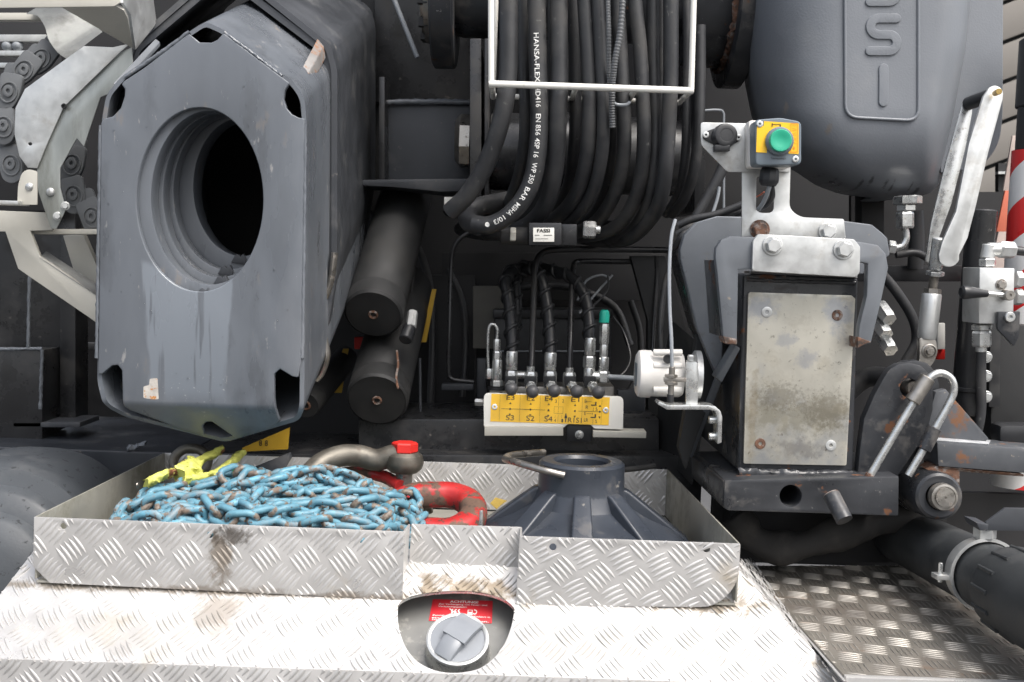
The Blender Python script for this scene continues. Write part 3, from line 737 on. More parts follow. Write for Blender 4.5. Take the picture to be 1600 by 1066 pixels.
def stain_mat():
    """grey paint with a pale dried-water film below the hole and dark run marks in it"""
    m = M['grey'].copy(); m.name = 'stained_grey_paint'; t = m.node_tree; L = t.links.new; B = t.nodes["Principled BSDF"]
    src = B.inputs['Base Color'].links[0].from_socket; tc = t.nodes.new("ShaderNodeTexCoord"); sp = t.nodes.new("ShaderNodeSeparateXYZ"); L(tc.outputs['Object'], sp.inputs[0])
    def nz(sx, sz, d=4):
        mp = t.nodes.new("ShaderNodeMapping"); mp.inputs['Scale'].default_value = (sx, 1, sz); L(tc.outputs['Object'], mp.inputs[0])
        n = t.nodes.new("ShaderNodeTexNoise"); n.inputs['Scale'].default_value = 1; n.inputs['Detail'].default_value = d; L(mp.outputs[0], n.inputs['Vector']); return n.outputs['Fac']
    def ma(op, a, b):
        n = t.nodes.new("ShaderNodeMath"); n.operation = op
        for i, v in enumerate((a, b)):
            if isinstance(v, (int, float)): n.inputs[i].default_value = v
            else: L(v, n.inputs[i])
        return n.outputs[0]
    def step(v, a, b):
        n = t.nodes.new("ShaderNodeMapRange"); n.interpolation_type = 'SMOOTHSTEP'; n.inputs['From Min'].default_value = a; n.inputs['From Max'].default_value = b; L(v, n.inputs['Value']); return n.outputs[0]
    wob = ma('MULTIPLY', ma('SUBTRACT', nz(26, 7), .5), .05)
    xc = px(292, 540, BMY).x; zt_, zb_ = px(292, 420, BMY).z, px(292, 630, BMY).z
    dx = ma('ADD', ma('ABSOLUTE', ma('SUBTRACT', sp.outputs[0], xc), 0), wob)
    f = ma('MULTIPLY', step(dx, .078, .07), step(sp.outputs[2], zb_ - .01, zb_ + .03))
    f = ma('MULTIPLY', f, step(ma('ADD', sp.outputs[2], wob), zt_ + .012, zt_ - .004))
    run = step(nz(42, 2.5), .58, .63)
    f2 = ma('MULTIPLY', f, ma('SUBTRACT', 1, run))
    x = t.nodes.new("ShaderNodeMix"); x.data_type = 'RGBA'; L(f2, x.inputs[0]); L(src, x.inputs[6]); x.inputs[7].default_value = (.165, .185, .21, 1)
    sc_ = ma('MULTIPLY', step(nz(160, 160, 8), .64, .67), step(sp.outputs[2], zb_ + .07, zb_ + .01))
    y = t.nodes.new("ShaderNodeMix"); y.data_type = 'RGBA'; L(ma('MULTIPLY', sc_, f), y.inputs[0]); L(x.outputs[2], y.inputs[6]); y.inputs[7].default_value = (.38, .38, .37, 1)
    L(y.outputs[2], B.inputs['Base Color']); return m
# ================================================================== hexagonal telescopic beam on the left
BMY = 1.95
DB = V((0, 1, .36))
hb = thing('telescopic_beam', 'dark grey hexagonal steel beam end with an oval hole', 'beam', px(320, 700, BMY))
def hex_tube(name, out, Y, wall, length, mt, cr, y0=0.0):
    o2 = rnd(out, cr, 6); C = V((sum(p[0] for p in o2) / len(o2), sum(p[1] for p in o2) / len(o2)))
    k = wall * FPX / Y; n = len(o2); inn = []
    for i in range(n):                     # inward offset of the outline
        a, b = V(o2[i - 1]), V(o2[(i + 1) % n]); t = (b - a).normalized(); nn = V((-t.y, t.x))
        if nn.dot(C - V(o2[i])) < 0: nn = -nn
        inn.append(tuple(V(o2[i]) + nn * k))
    A = [px(*p, Y) + DB * y0 for p in o2]; I = [px(*p, Y) + DB * y0 for p in inn]
    bm = bmesh.new(); L = DB * length
    v = [[bm.verts.new(p) for p in q] for q in (A, [p + L for p in A], [p + L for p in I], I)]
    for i in range(n):
        for a, b in ((0, 1), (1, 2), (2, 3), (3, 0)): bm.faces.new((v[a][i - 1], v[a][i], v[b][i], v[b][i - 1]))
    bmesh.ops.recalc_face_normals(bm, faces=bm.faces)
    return mesh_obj(name, bm, mt, hb, 28)
shell = [(319, 34), (187, 121), (164, 149), (157, 190), (150, 600), (160, 638), (184, 657), (334, 704), (464, 662), (474, 640), (478, 192), (475, 155), (461, 132), (440, 116), (350, 48)]
hex_in = hex_tube('inner_section', shell, BMY, .008, .75, M['grey'], 12, .006)
z1 = lambda pts: ZL(0, 0, 2.664, pts)
z2 = lambda pts: ZL(0, 380, 2.664, pts)
fp = z1([(785, 140), (806, 156), (830, 176), (880, 177), (905, 165), (930, 137), (1168, 318), (1205, 345), (1186, 375), (1180, 410), (1192, 450), (1215, 476), (1244, 490), (1268, 494)]) \
   + z2([(1252, 500), (1240, 560), (1215, 555), (1165, 524), (1141, 545), (1141, 640), (1152, 745), (1120, 775), (945, 835), (890, 780), (862, 753), (835, 755), (816, 775), (812, 822), (720, 790), (530, 700), (510, 680), (507, 530), (490, 508), (465, 510), (425, 545), (408, 545)]) \
   + z1([(420, 512), (432, 494), (470, 484), (502, 450), (518, 400), (519, 370), (505, 352), (515, 338), (600, 282)])
fpo = plate('front_plate', fp, BMY, .014, stain_mat(), hb, [ell(312, 312, 99, 144, 64)], b=.003, seg=3)
def bend(o, ylim):
    """the plate's lower end is folded back under"""
    zb_ = px(320, 634, BMY).z; b2 = bmesh.new(); b2.from_mesh(o.data)
    if ylim > 2:
        for dz in (.006, 0, -.006): bmesh.ops.bisect_plane(b2, geom=b2.verts[:] + b2.edges[:] + b2.faces[:], plane_co=(0, 0, zb_ + dz), plane_no=(0, 0, 1))
    for v in b2.verts:
        if v.co.y < ylim and v.co.z < zb_ + .006:
            h = zb_ + .006 - v.co.z; v.co.y += h * h / .024 * .9 if h < .012 else (h - .006) * .9
    b2.to_mesh(o.data); b2.free()
bend(fpo, 9); bend(hex_in, 1.975)
for k, (cx, cy, rx, ry, Y, dep) in enumerate(((328, 309, 92, 136, 1.966, .042), (343, 305, 88, 128, 2.02, .036), (356, 300, 85, 121, 2.068, .036), (378, 292, 76, 108, 2.116, .06))):
    oo = ell(cx, cy, rx + 46, ry + 40, 64); ii = ell(cx, cy, rx, ry, 64)
    plate('bore_ring', oo, Y, dep, M['grey'], hb, [ii], b=.0025)
for (x, y, Y) in ((318, 449, 1.962), (345, 430, 2.01), (352, 414, 2.062), (373, 396, 2.112)):
    plate('locating_tooth', [(x - 12, y + 14), (x - 6, y + 3), (x - 2, y + 1), (x + 3, y + 5), (x + 7, y), (x + 12, y + 10), (x + 10, y + 18)], Y, .012, M['greyd'], hb, b=.001)
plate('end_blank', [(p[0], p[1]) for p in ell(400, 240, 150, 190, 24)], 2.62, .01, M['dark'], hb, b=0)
outer = [(350, -45), (209, 74), (201, 104), (200, 555), (216, 610), (345, 652), (484, 604), (505, 520), (521, 420), (521, 112), (511, 77)]
hex_tube('outer_section', outer, 2.2, .014, .62, M['greyd'], 12)
outer2 = [(352, -62), (204, 66), (193, 104), (192, 560), (210, 618), (345, 662), (488, 612), (511, 520), (527, 420), (527, 108), (516, 70)]
# raised collar round the mouth of the outer section
hex_tube('mouth_collar', outer2, 2.196, .012, .035, M['greyd'], 12)
slab('wear_pad', [px(469, 112, 2.055), px(480, 119, 2.055), px(506, 72, 2.19), px(496, 60, 2.19)], (0.004, .004, -.022), mat('rusty_wear_pad', (.27, .26, .25), .5, .4, .1, 30, [((.24, .11, .05), .53, 26, .1, .8, 0)], .1, 90), hb, b=.002)
slab('wear_pad', [px(177, 130, 2.0), px(184, 137, 2.0), px(250, 66, 2.17), px(243, 60, 2.17)], (0.0, .004, -.007), M['jackg'], hb, b=.002)
bm = bmesh.new(); C = catmull([px(*p, 2.19) for p in ((523, 395), (517, 440), (503, 478), (499, 492), (507, 530), (511, 556), (503, 582), (494, 594))], 5)
add_tube(bm, C, .0085, 8, sx=.8, sy=1.5, n0=(1, 0, 0)); mesh_obj('bent_strip', bm, M['steel'], hb, 50)
for W_ in (((195, 121), (245, 87), (296, 50)), ((350, 51), (395, 84), (440, 119)), ((157, 196), (154, 380), (151, 560)), ((477, 196), (475, 380), (472, 560))):
    rough_tube('ground_weld', [(x, y, BMY + .004) for x, y in W_], .0034, M['grey'], hb, .45, 8, 30, 170)
# paint chip and water drops
rg2 = random.Random(11); sp = []
while len(sp) < 70:
    x, y = rg2.uniform(165, 470), rg2.uniform(130, 640)
    if ((x - 312) / 108) ** 2 + ((y - 312) / 152) ** 2 > 1 and (y < 560 or 200 < x < 420) and y > 60 + abs(x - 320) * .62:
        sp.append((px(x, y, BMY), V((0, -1, 0)), rg2.choice((.0007, .001, .0013, .0018))))
drops(hb, sp)
slab('bare_patch', [px(x, y, BMY - .0004) for x, y in rnd([(224, 604), (233, 602), (234, 592), (246, 591), (248, 624), (238, 624), (224, 622)], 2, 2)], (0, .0003, 0), mat('chipped_primer', (.45, .42, .38), .7, 0, .2, 60, [((.45, .2, .06), .58, 90, .05)], .3, 150), hb, b=0)

# ================================================================== cable chain, guard and brackets at far left
cg = thing('cable_chain_guard', 'bent galvanised guard plate beside the cable chain', 'guard', px(90, 350, 2.12))
gA = [(131, 72), (176, 74), (203, 68), (187, 82), (99.5, 167), (75, 221), (58, 263), (43, 262), (30, 244), (22.5, 210), (24, 169), (39, 139), (103, 92)]
plate('guard_face', gA, 2.14, .003, M['galv'], cg, [ell(47, 225, 3.2, 2.6, 10)], b=.001)
gB = [(99.5, 167, 2.139), (187, 82, 2.139), (206, 74, 2.16), (210, 130, 2.25), (157, 152, 2.24), (131, 229, 2.2), (120, 216, 2.19), (94, 263, 2.17), (94, 293, 2.17), (103, 327, 2.18), (88, 358, 2.17), (79, 357, 2.16), (60, 300, 2.14), (56, 270, 2.139), (75, 221, 2.139)]
plate('guard_side', [p[:2] for p in gB], 2.146, .003, mat('shaded_galvanised', (.4, .42, .4), .45, .7, .2, 20, [((.2, .21, .19), .55, 16, .2, .7, .3)], .05, 120, streak=4), cg, b=.001)  # shade of the folded side is put into this darker galvanised colour
dome('rivet', px(79, 300, 2.144), (0, -1, 0), .0085, .005, M['galv'], cg); 
for p in ((102, 322), (90, 338)): bolt(px(p[0], p[1], 2.146), (0.3, -1, 0), .0065, M['galv'], cg, h=.008)
lathe('guard_hole', px(100, 166, 2.138), (0, -1, 0), [(.0055, 0), (.005, .002), (.003, .002), (.003, -.001), (0, -.001)], M['dark'], cg, 14)
def cable_link(cx, cy, ang, Y, label, w=21, h=29):
    t = thing('cable_chain_link', label, 'chain link', px(cx, cy, Y), 'links of the nylon cable chain')
    ca_, sa_ = math.cos(rad(ang)), math.sin(rad(ang)); rot_ = lambda P: [(cx + x * ca_ - y * sa_, cy + x * sa_ + y * ca_) for x, y in P]
    plate('side_plate', rot_(rnd([(-19, -26), (17, -30), (19, 6), (12, 27), (-4, 32), (-18, 22)], [7, 9, 10, 14, 14, 12], 4)), Y, .012, M['chainp'], t, b=.0025)
    plate('inner_plate', rot_(rnd([(-15, -44), (15, -44), (17, 12), (-16, 12)], 8, 4)), Y + .013, .01, M['chainp'], t, b=.002)
    plate('raised_rim', rot_(ell(0, 2, 14.5, 17, 24)), Y - .003, .004, M['chainp'], t, [rot_(ell(0, 2, 12, 14.5, 24))], b=.0008)
    plate('hub', ell(cx - 1, cy, 8, 9.5, 18), Y - .004, .006, M['chainp'], t, [ell(cx - 1, cy, 3, 3.6, 12)], b=.001)
    return t
for i, (x, y, a, Y, lb) in enumerate(((64, 90, 40, 2.2, 'topmost nylon cable chain link, below the white hood'), (37, 108, 40, 2.19, 'second nylon cable chain link from the white hood'), (13, 142, 15, 2.18, 'nylon cable chain link at the upper bend, by the picture edge'),
        (5, 196, -5, 2.18, 'nylon cable chain link left of the guard plate, mid bend'), (16, 256, -12, 2.19, 'lowest nylon cable chain link left of the guard plate'),
        (112, 255, 12, 2.26, 'upper nylon cable chain link between guard and hexagonal beam'), (114, 304, -8, 2.25, 'nylon cable chain link under the guard notch, near two bolts'), (143, 338, -20, 2.24, 'lowest nylon cable chain link, against the hexagonal beam'))):
    cable_link(x, y, a, Y, lb)
hd = thing('sheet_metal_hood', 'white galvanised sheet hood above the cable chain', 'hood', px(120, 60, 2.15))
slab('hood_lip', [px(-40, -30, 2.0), px(190, -30, 2.0), px(188, 4, 2.0), px(178, 10, 2.0), px(-40, 13, 2.0)], (0, .004, 0), M['cream'], hd, b=.001)
slab('hood_underside', [px(97, 12, 2.003), px(180, 9.5, 2.003), px(193, 16, 2.01), px(199, 28, 2.03), px(208, 76, 2.14)], (0, .006, .006), M['cream'], hd, b=0)
slab('hood_side', [px(188, 4, 2.0), px(190, -30, 2.0), px(232, -30, 2.2), px(241, 36, 2.2), px(208, 77, 2.14), px(200, 22, 2.03)], (.004, .003, 0), M['galv'], hd, b=0)
ch = thing('curved_chute', 'curved galvanised chute hanging under the white hood', 'chute', px(100, 90, 2.2))
bm = bmesh.new(); C = [px(*p) for p in ((40, 22, 2.22), (58, 25, 2.2), (70, 42, 2.18), (76, 62, 2.17), (90, 82, 2.16), (104, 92, 2.15))]
top_ = [px(*p) for p in ((60, 10, 2.26), (92, 8, 2.26), (120, 10, 2.25), (140, 25, 2.24), (150, 40, 2.23), (160, 50, 2.22))]
A = [bm.verts.new(p) for p in catmull(C, 4)]; B = [bm.verts.new(p) for p in catmull(top_, 4)]
for i in range(len(A) - 1): bm.faces.new((A[i], A[i + 1], B[i + 1], B[i]))
bmesh.ops.solidify(bm, geom=bm.faces[:], thickness=.003)
mesh_obj('chute_sheet', bm, M['galvd'], ch, 50)
for i, (y0, y1, mt, Y, lb) in enumerate(((20, 31, 'cream', 2.25, 'topmost pale slat behind the cable chain'), (54, 65, 'galv', 2.32, 'second pale slat behind the cable chain'), (79, 87, 'galv', 2.32, 'third pale slat behind the cable chain'), (98, 106, 'galv', 2.32, 'lowest pale slat behind the cable chain'))):
    o = pbox('slat', -40, y0, 75 - i * 3, y1, Y, .02, M[mt], None, .001); tag(o, lb, 'slat', 'slats behind the cable chain')
for i, x in enumerate((12, 28)):
    o = dome('cable_end', px(x, 72, 2.33), (0, -1, .3), .012, .012, M['cabg']); tag(o, ('round grey cable end between the pale slats, at picture edge', 'round grey cable end between the pale slats, inner one')[i], 'cable')
bk_ = thing('cable_tray_shelf', 'narrow galvanised shelf with upright tab below the cable chain', 'shelf', px(20, 330, 2.1))
plate('shelf_lip', [(-30, 312), (28, 314), (28, 320), (-30, 318)], 2.08, .05, M['galv'], bk_, b=.001)
plate('tab', rnd([(27, 320), (28, 290), (34, 270), (44, 264), (58, 268), (58, 320)], [1, 8, 8, 8, 3, 1], 3), 2.1, .003, M['cream'], bk_, b=.0008)
dome('rivet', px(46, 292, 2.1), (0, -1, 0), .008, .005, M['galv'], bk_)
br = thing('cream_support_bracket', 'cream painted angled support bracket behind the hexagonal beam', 'bracket', px(80, 470, 2.2))
plate('bracket_plate', [(-30, 328), (70, 332), (82, 360), (47, 361), (62, 400), (160, 468), (160, 512), (140, 497), (45, 432), (28, 420), (8, 362), (-30, 362)], 2.18, .012, M['cream'], br, b=.002)
plate('bracket_flange', [(62, 402, 2.178), (72, 393, 2.25), (160, 450, 2.25), (160, 468, 2.178)], 2.2, .003, M['galv'], br, b=0)
plate('rear_arm', [(98, 368), (130, 366), (162, 440), (162, 480), (120, 440)], 2.3, .02, M['cream'], br, b=.002)
pbox('shelf_edge', 48, 358, 160, 366, 2.2, .05, M['cream'], br, .001)
# red marker lights far behind
for i, (x, y) in enumerate(((126, 485), (124, 515), (145, 522), (150, 395))):
    o = dome('red_reflector', px(x, y, 3.3), (0, -1, 0), .022, .012, M['red']); tag(o, ('upper red reflector deep behind the cream bracket', 'lower red reflector deep behind the cream bracket', 'red reflector beside the beam edge, low', 'red reflector beside the beam edge, high')[i], 'reflector')

# ================================================================== dark frame, chassis ledge and mudguard at left
fr = thing('chassis_bulkhead', 'black welded chassis bulkhead behind the cream bracket', 'bulkhead', px(60, 660, 2.6))
pbox('frame_plate', -260, 330, 95, 672, 2.62, .03, M['black'], fr)
pbox('post', 93, 330, 118, 668, 2.58, .08, M['black'], fr, .004)
pbox('box_section', -260, 547, 66, 700, 2.5, .1, M['black'], fr, .004)
for P in (((46, 430), (44, 545)), ((-30, 546), (66, 545)), ((66, 547), (63, 640))):
    rough_tube('weld_bead', [(P[0][0], P[0][1], 2.5), ((P[0][0] + P[1][0]) / 2, (P[0][1] + P[1][1]) / 2, 2.5), (P[1][0], P[1][1], 2.5)], .004, M['jackg'], fr, .5, 8, 12, 160)
pbox('cross_bar', 118, 536, 175, 546, 2.9, .03, M['greyd'], fr)
pbox('base_flange', 20, 660, 125, 668, 2.5, .12, M['greyd'], fr)
lg = thing('chassis_beam', 'broad dark grey box beam running behind the tray', 'beam', px(200, 740, 2.5))
lz = px(100, 702, 2.38).z
slab('beam_box', [(-2.2, 2.38, lz), (px(292, 700, 2.38).x, 2.38, lz), (px(292, 700, 2.38).x, 2.38, lz - .3), (-2.2, 2.38, lz - .3)], (0, .5, 0), M['chas'], lg, b=.006, seg=3)
x0 = px(292, 700, 2.38).x
slab('beam_box', [(x0 + .001, 2.384, lz + .0), (px(1100, 700, 2.38).x, 2.384, lz + .03), (px(1100, 700, 2.38).x, 2.384, lz - .3), (x0 + .001, 2.384, lz - .3)], (0, .3, 0), M['black'], lg, b=.005)
rough_tube('weld_seam', [(228, 692, 2.39), (212, 697, 2.39), (198, 702, 2.38)], .006, M['jackg'], lg, .9, 10, 6, 120, .5)
# mudguard: stepped plastic dome
mg = thing('mudguard', 'stepped grey plastic mudguard beside the tray corner', 'mudguard', px(0, 900, 1.95))
mc = px(-62, 962, 1.95)
bm = bmesh.new(); rows = []
for (yy, R) in ((2.28, .262), (2.09, .262), (2.07, .256), (2.06, .226), (2.04, .221), (2.03, .214), (2.02, .184), (2.0, .179), (1.99, .172), (1.975, .13), (1.962, .06), (1.96, .01)):
    row = []
    for i in range(40):
        a = rad(200 - 220 * i / 39); sx = math.copysign(abs(math.cos(a)) ** .8, math.cos(a)); sz = math.copysign(abs(math.sin(a)) ** .8, math.sin(a))
        row.append(bm.verts.new((mc.x + R * .84 * sx, yy, mc.z + R * sz * .98)))
    rows.append(row)
for A, B in zip(rows, rows[1:]):
    for i in range(39): bm.faces.new((A[i], A[i + 1], B[i + 1], B[i]))
mesh_obj('mudguard_shell', bm, M['fend'], mg, 50)
sp = [(V((mc.x + rg2.uniform(.0, .17), 1.9, mc.z + rg2.uniform(-.1, .2))), V((0, -.7, .7)), .0012) for _ in range(0)]
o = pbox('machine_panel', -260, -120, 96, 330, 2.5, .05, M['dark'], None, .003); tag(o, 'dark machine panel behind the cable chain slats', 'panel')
# ================================================================== centre: column, drum, hoses
cl = thing('crane_column', 'black crane column filling the space behind the hoses', 'crane column', (.0, 3.0, 1.0))
pbox('rear_plate', 100, -900, 1530, 760, 3.15, .05, M['dark'], cl, 0)  # dark backdrop, carried up out of view to block the sky
plate('column_side', [(560, -420, 2.9), (596, -420, 2.9), (604, 330, 2.9), (560, 330, 2.9)], 2.9, .2, M['blackd'], cl, b=.004)
pbox('upper_plate', 585, -420, 760, 160, 2.86, .03, M['black'], cl, .003)
pbox('sky_blocker', 560, -700, 1330, -250, 2.62, .5, M['blackd'], cl, .006)  # unseen block above the view, added to keep sky light out
bk2 = thing('column_bracket', 'black welded box bracket left of the hydraulic hoses', 'bracket', px(660, 290, 2.6))
pbox('web_plate', 596, 162, 742, 282, 2.7, .02, M['greyd'], bk2, .003)
rough_tube('weld_bead', [(600, 160, 2.69), (670, 159, 2.69), (742, 160, 2.69)], .0065, M['jackg'], bk2, .4, 8, 14, 140)
slab('lower_ledge', [px(566, 281, 2.6), px(740, 279, 2.6), px(740, 298, 2.6), px(690, 300, 2.6), px(620, 293, 2.6), px(566, 290, 2.6)], (0, .16, 0), M['greyd'], bk2, b=.003)
pbox('side_flange', 592, 120, 601, 282, 2.62, .12, M['black'], bk2, .002)
o = tube('stay_rod', [px(612, -10, 2.75), px(652, 90, 2.75)], .006, M['cabg'], None, res=1); tag(o, 'thin diagonal stay rod left of the flanged drum', 'rod')
# flanged drum
dr = thing('flanged_pivot_drum', 'black flanged pivot drum lying across behind the hoses', 'drum', px(900, 60, 2.55))
dy = 2.56; dzc = px(900, -22, dy).z
def X_(x, y, Y): return px(x, y, Y).x
def xl(name, xa, xb, prof, mt, Y=dy, zc=dzc, seg=48, par_=dr):
    a = V((xa, Y, zc)); return lathe(name, a, (1, 0, 0), [(r, h * (xb - xa)) for r, h in prof], mt, par_, seg)
x1, x2, x3, x4 = X_(668, 50, 2.4), X_(706, 50, 2.4), X_(1118, 50, 2.4), X_(1186, 20, 2.4)
xl('drum_body', x2, x3 + .02, [(.12, 0), (.125, .03), (.125, .97), (.12, 1)], M['jack'])
xl('flange', x1, x2, [(.1, 0), (.19, 0), (.196, .08), (.196, .92), (.19, 1), (.1, 1)], M['jack'])
xl('flange', x3 + .045, x4, [(.1, 0), (.214, 0), (.22, .05), (.22, .92), (.214, 1), (.1, 1)], M['jack'])
xl('hub', x3 - .06, x3 + .046, [(.12, 0), (.17, .1), (.175, .9), (.17, 1)], M['jack'])
xl('end_nut', X_(648, 40, 2.4), x1 + .001, [(0, 0), (.105, 0), (.125, .15), (.125, .4), (.14, .42), (.14, 1)], M['steel'])
for k in range(5):
    a = rad(-70 - k * 26); pbx = V((X_(655, 40, 2.4), dy + .128 * math.cos(a), dzc + .128 * math.sin(a)))
    lathe('nut_slot', pbx, (1, 0, 0), [(0, -.01), (.014, -.01), (.014, .012), (0, .012)], M['blackd'], dr, 4)
bm = bmesh.new(); xx = x3 + .043
C = [V((xx + .004 * noise.noise((a, 0, 0)), dy + .178 * math.cos(rad(a)), dzc + .178 * math.sin(rad(a)))) for a in range(150, 300, 3)]
add_tube(bm, C, .008, 8)
for v in bm.verts: v.co += V((noise.noise(v.co * 120), noise.noise(v.co * 130 + V((3, 1, 0))), noise.noise(v.co * 110))) * .009
mesh_obj('weld_grease', bm, M['rust'], dr, 60)
# lugs and the cross cylinder under the drum
for (xa, xb, nm, ya, yb) in ((734, 752, 'lug_plate', 60, 350), (757, 764, 'lug_plate', 60, 330), (1085, 1102, 'lug_plate', 60, 330)):
    pbox(nm, xa, ya, xb, yb, 2.42, .3, M['black'], dr, .003)
cyc = thing('cross_cylinder', 'black hydraulic cylinder lying behind the lower hoses', 'hydraulic cylinder', px(900, 300, 2.5))
cz = px(900, 240, 2.5).z
xl('barrel', X_(766, 240, 2.5), X_(1084, 240, 2.5), [(.085, 0), (.088, .02), (.088, .35), (.094, .36), (.094, .46), (.088, .47), (.088, .98), (.085, 1)], M['black'], 2.52, cz, 48, cyc)
lathe('pin_nut', V((X_(711, 220, 2.6), 2.62, px(722, 219, 2.6).z)), (1, 0, 0), [(0, 0), (.05, 0), (.06, .008), (.064, .012), (.064, .035), (0, .035)], M['steel'], cyc, 8, .3)
st = lathe('round_sticker', px(903, 257, 2.43) , (0, -1, .12), [(.021, -.004), (.021, .001), (0, .0012)], M['yellow'], None, 28); tag(st, 'round yellow sticker with black symbol on the cross cylinder', 'sticker')
bm = bmesh.new(); sc_ = px(903, 257, 2.43) + V((0, -.002, 0))
for a in (90, 210, 330):
    d = V((math.cos(rad(a)), 0, math.sin(rad(a)))); s = V((-d.z, 0, d.x))
    bm.faces.new([bm.verts.new(sc_ + p) for p in (d * .003 + s * .002, d * .014 + s * .004, d * .014 - s * .004, d * .003 - s * .002)])
prints('symbol', bm, M['ink'], st)
# white guide frame
gf = thing('white_guide_frame', 'white rod frame holding the hydraulic hoses together', 'frame', px(924, 150, 2.1))
GF, GB = 2.09, 2.24
ptube('front_rod', [(767, -40, GF), (767.5, 130, GF)], 4.6, M['white'], gf, res=1)
ptube('front_rod', [(1085, -40, GF), (1080, 140, GF)], 4.6, M['white'], gf, res=1)
ptube('cross_rod', [(764, 131, GF), (1083, 142, GF)], 5.2, M['white'], gf, res=1)
fz2 = px(767, 131, GF).z
for (x, y) in ((768, 133), (900, 136), (994, 139), (1080, 142)):
    a = px(x, y, GF); tube('tie_rod', [a, V((a.x, GB, a.z))], .0055, M['white'], gf, res=1)
a = px(768, 131, GF); b = px(1080, 142, GF); tube('rear_rod', [V((a.x, GB, a.z)), V((b.x, GB, b.z))], .0055, M['white'], gf, res=1)
tube('front_rod', [V((a.x, GB, a.z)), V((a.x, GB, a.z + .35))], .005, M['white'], gf, res=1)
# hoses: (pixels with distance), radius in pixels
HY = 2.165
def hose(P, r, label, name='hydraulic_hose', mt='rub', ya=0, yb=.12):
    n = len(P); Q = []
    for i, p in enumerate(P):
        t = i / (n - 1); Q.append((p[0], p[1], HY + ya + yb * max(0, (t - .45) / .55) ** 1.5))
    if yb > .15: Q += [(P[-1][0] - 45, P[-1][1] + 2, Q[-1][2] + .2), (P[-1][0] - 80, P[-1][1] - 4, Q[-1][2] + .5)]
    o = ptube(name, Q, r, M[mt], None, seg=18); tag(o, label, 'hose', 'hydraulic hoses in the white guide frame'); return o, Q
hose([(795, -60), (795, 20), (794, 110), (788, 165), (776, 212), (757, 262), (730, 305), (703, 331)], 14.3, 'leftmost thick hydraulic hose, ending cut off low at left', yb=.06)
h2, q2 = hose([(836, -60), (838, 0), (841, 110), (843, 180), (840, 235), (832, 280), (815, 315), (790, 340), (764, 352), (742, 350)], 14.2, 'hydraulic hose with white HANSA-FLEX lettering down its length', yb=.05)
o = ptube('hose_elbow', [(748, 353, 2.235), (733, 347, 2.26), (732, 334, 2.3), (752, 322, 2.33), (800, 312, 2.42), (860, 300, 2.5)], 14.6, M['rub'], None); tag(o, 'short elbow of rubber hose at the end of the lettered hose', 'hose')
o, _ = hose([(872, -60), (873, 10), (874, 124), (872, 188), (868, 255), (856, 312), (832, 346), (800, 362)], 13, 'third thick hydraulic hose, right of the lettered hose', ya=-.002, yb=.2)
hose([(866, -60), (868, 140), (868, 200), (862, 260), (845, 310), (815, 345)], 11, 'dark hydraulic hose hidden behind the third thick hose', ya=.05, yb=.2)
hose([(911, -60), (914, 0), (921, 124), (921, 188), (917, 244), (904, 296), (880, 332), (850, 350)], 11.6, 'fourth thick hydraulic hose, left of the slim hose pair', yb=.2)
hose([(930, -60), (934, 0), (941, 124), (943, 188), (940, 244), (926, 300), (900, 338), (868, 356)], 9.6, 'slimmer glossy hydraulic hose left of the corrugated conduits', ya=-.012, yb=.2)
hose([(962, -60), (965, 0), (972, 124), (975, 188), (974, 244), (962, 298), (938, 340), (905, 362)], 10.6, 'hydraulic hose with a cable tie, behind the corrugated conduits', ya=.005, yb=.2)
hose([(990, -60), (992, 0), (1000, 75), (1004, 150), (1006, 215), (1001, 278), (986, 325), (960, 356), (925, 368)], 10.4, 'hydraulic hose just right of the cable-tied hose', yb=.2)
hose([(1020, -60), (1021, 110), (1024, 188), (1022, 262), (1012, 318), (994, 352), (965, 372)], 9.6, 'hydraulic hose partly hidden behind its neighbours, third from the frame rod', ya=.03, yb=.18)
hose([(1048, -60), (1048, 110), (1045, 188), (1040, 262), (1030, 318), (1008, 352), (978, 374)], 11.2, 'thick hydraulic hose nearest the frame rod on the green button side', yb=.18)
hose([(1072, -60), (1074, 60), (1073, 170), (1070, 250), (1060, 302), (1040, 336)], 7, 'thin black hose behind the frame rod, inner one', ya=.12, yb=.1)
hose([(1094, 40), (1094, 120), (1092, 200), (1084, 268), (1068, 312), (1050, 335)], 8.5, 'thin black hose outside the frame rod, by the socket plate', ya=.1, yb=.1)
for P_, r_, lb_ in (([(818, -60), (820, 120), (820, 220), (806, 290), (780, 335)], 9, 'dark hose seen between the leftmost hose and the lettered hose'), ([(896, -60), (899, 120), (898, 220), (888, 290), (860, 340)], 9, 'dark hose seen left of the fourth thick hose'), ([(957, -60), (958, 150), (957, 230), (946, 300), (915, 345)], 8, 'dark hose seen behind the corrugated conduits'), ([(1034, -60), (1034, 150), (1033, 240), (1022, 305), (996, 350)], 8, 'dark hose seen left of the thick hose by the frame rod')):
    hose(P_, r_, lb_, ya=.075, yb=.2)
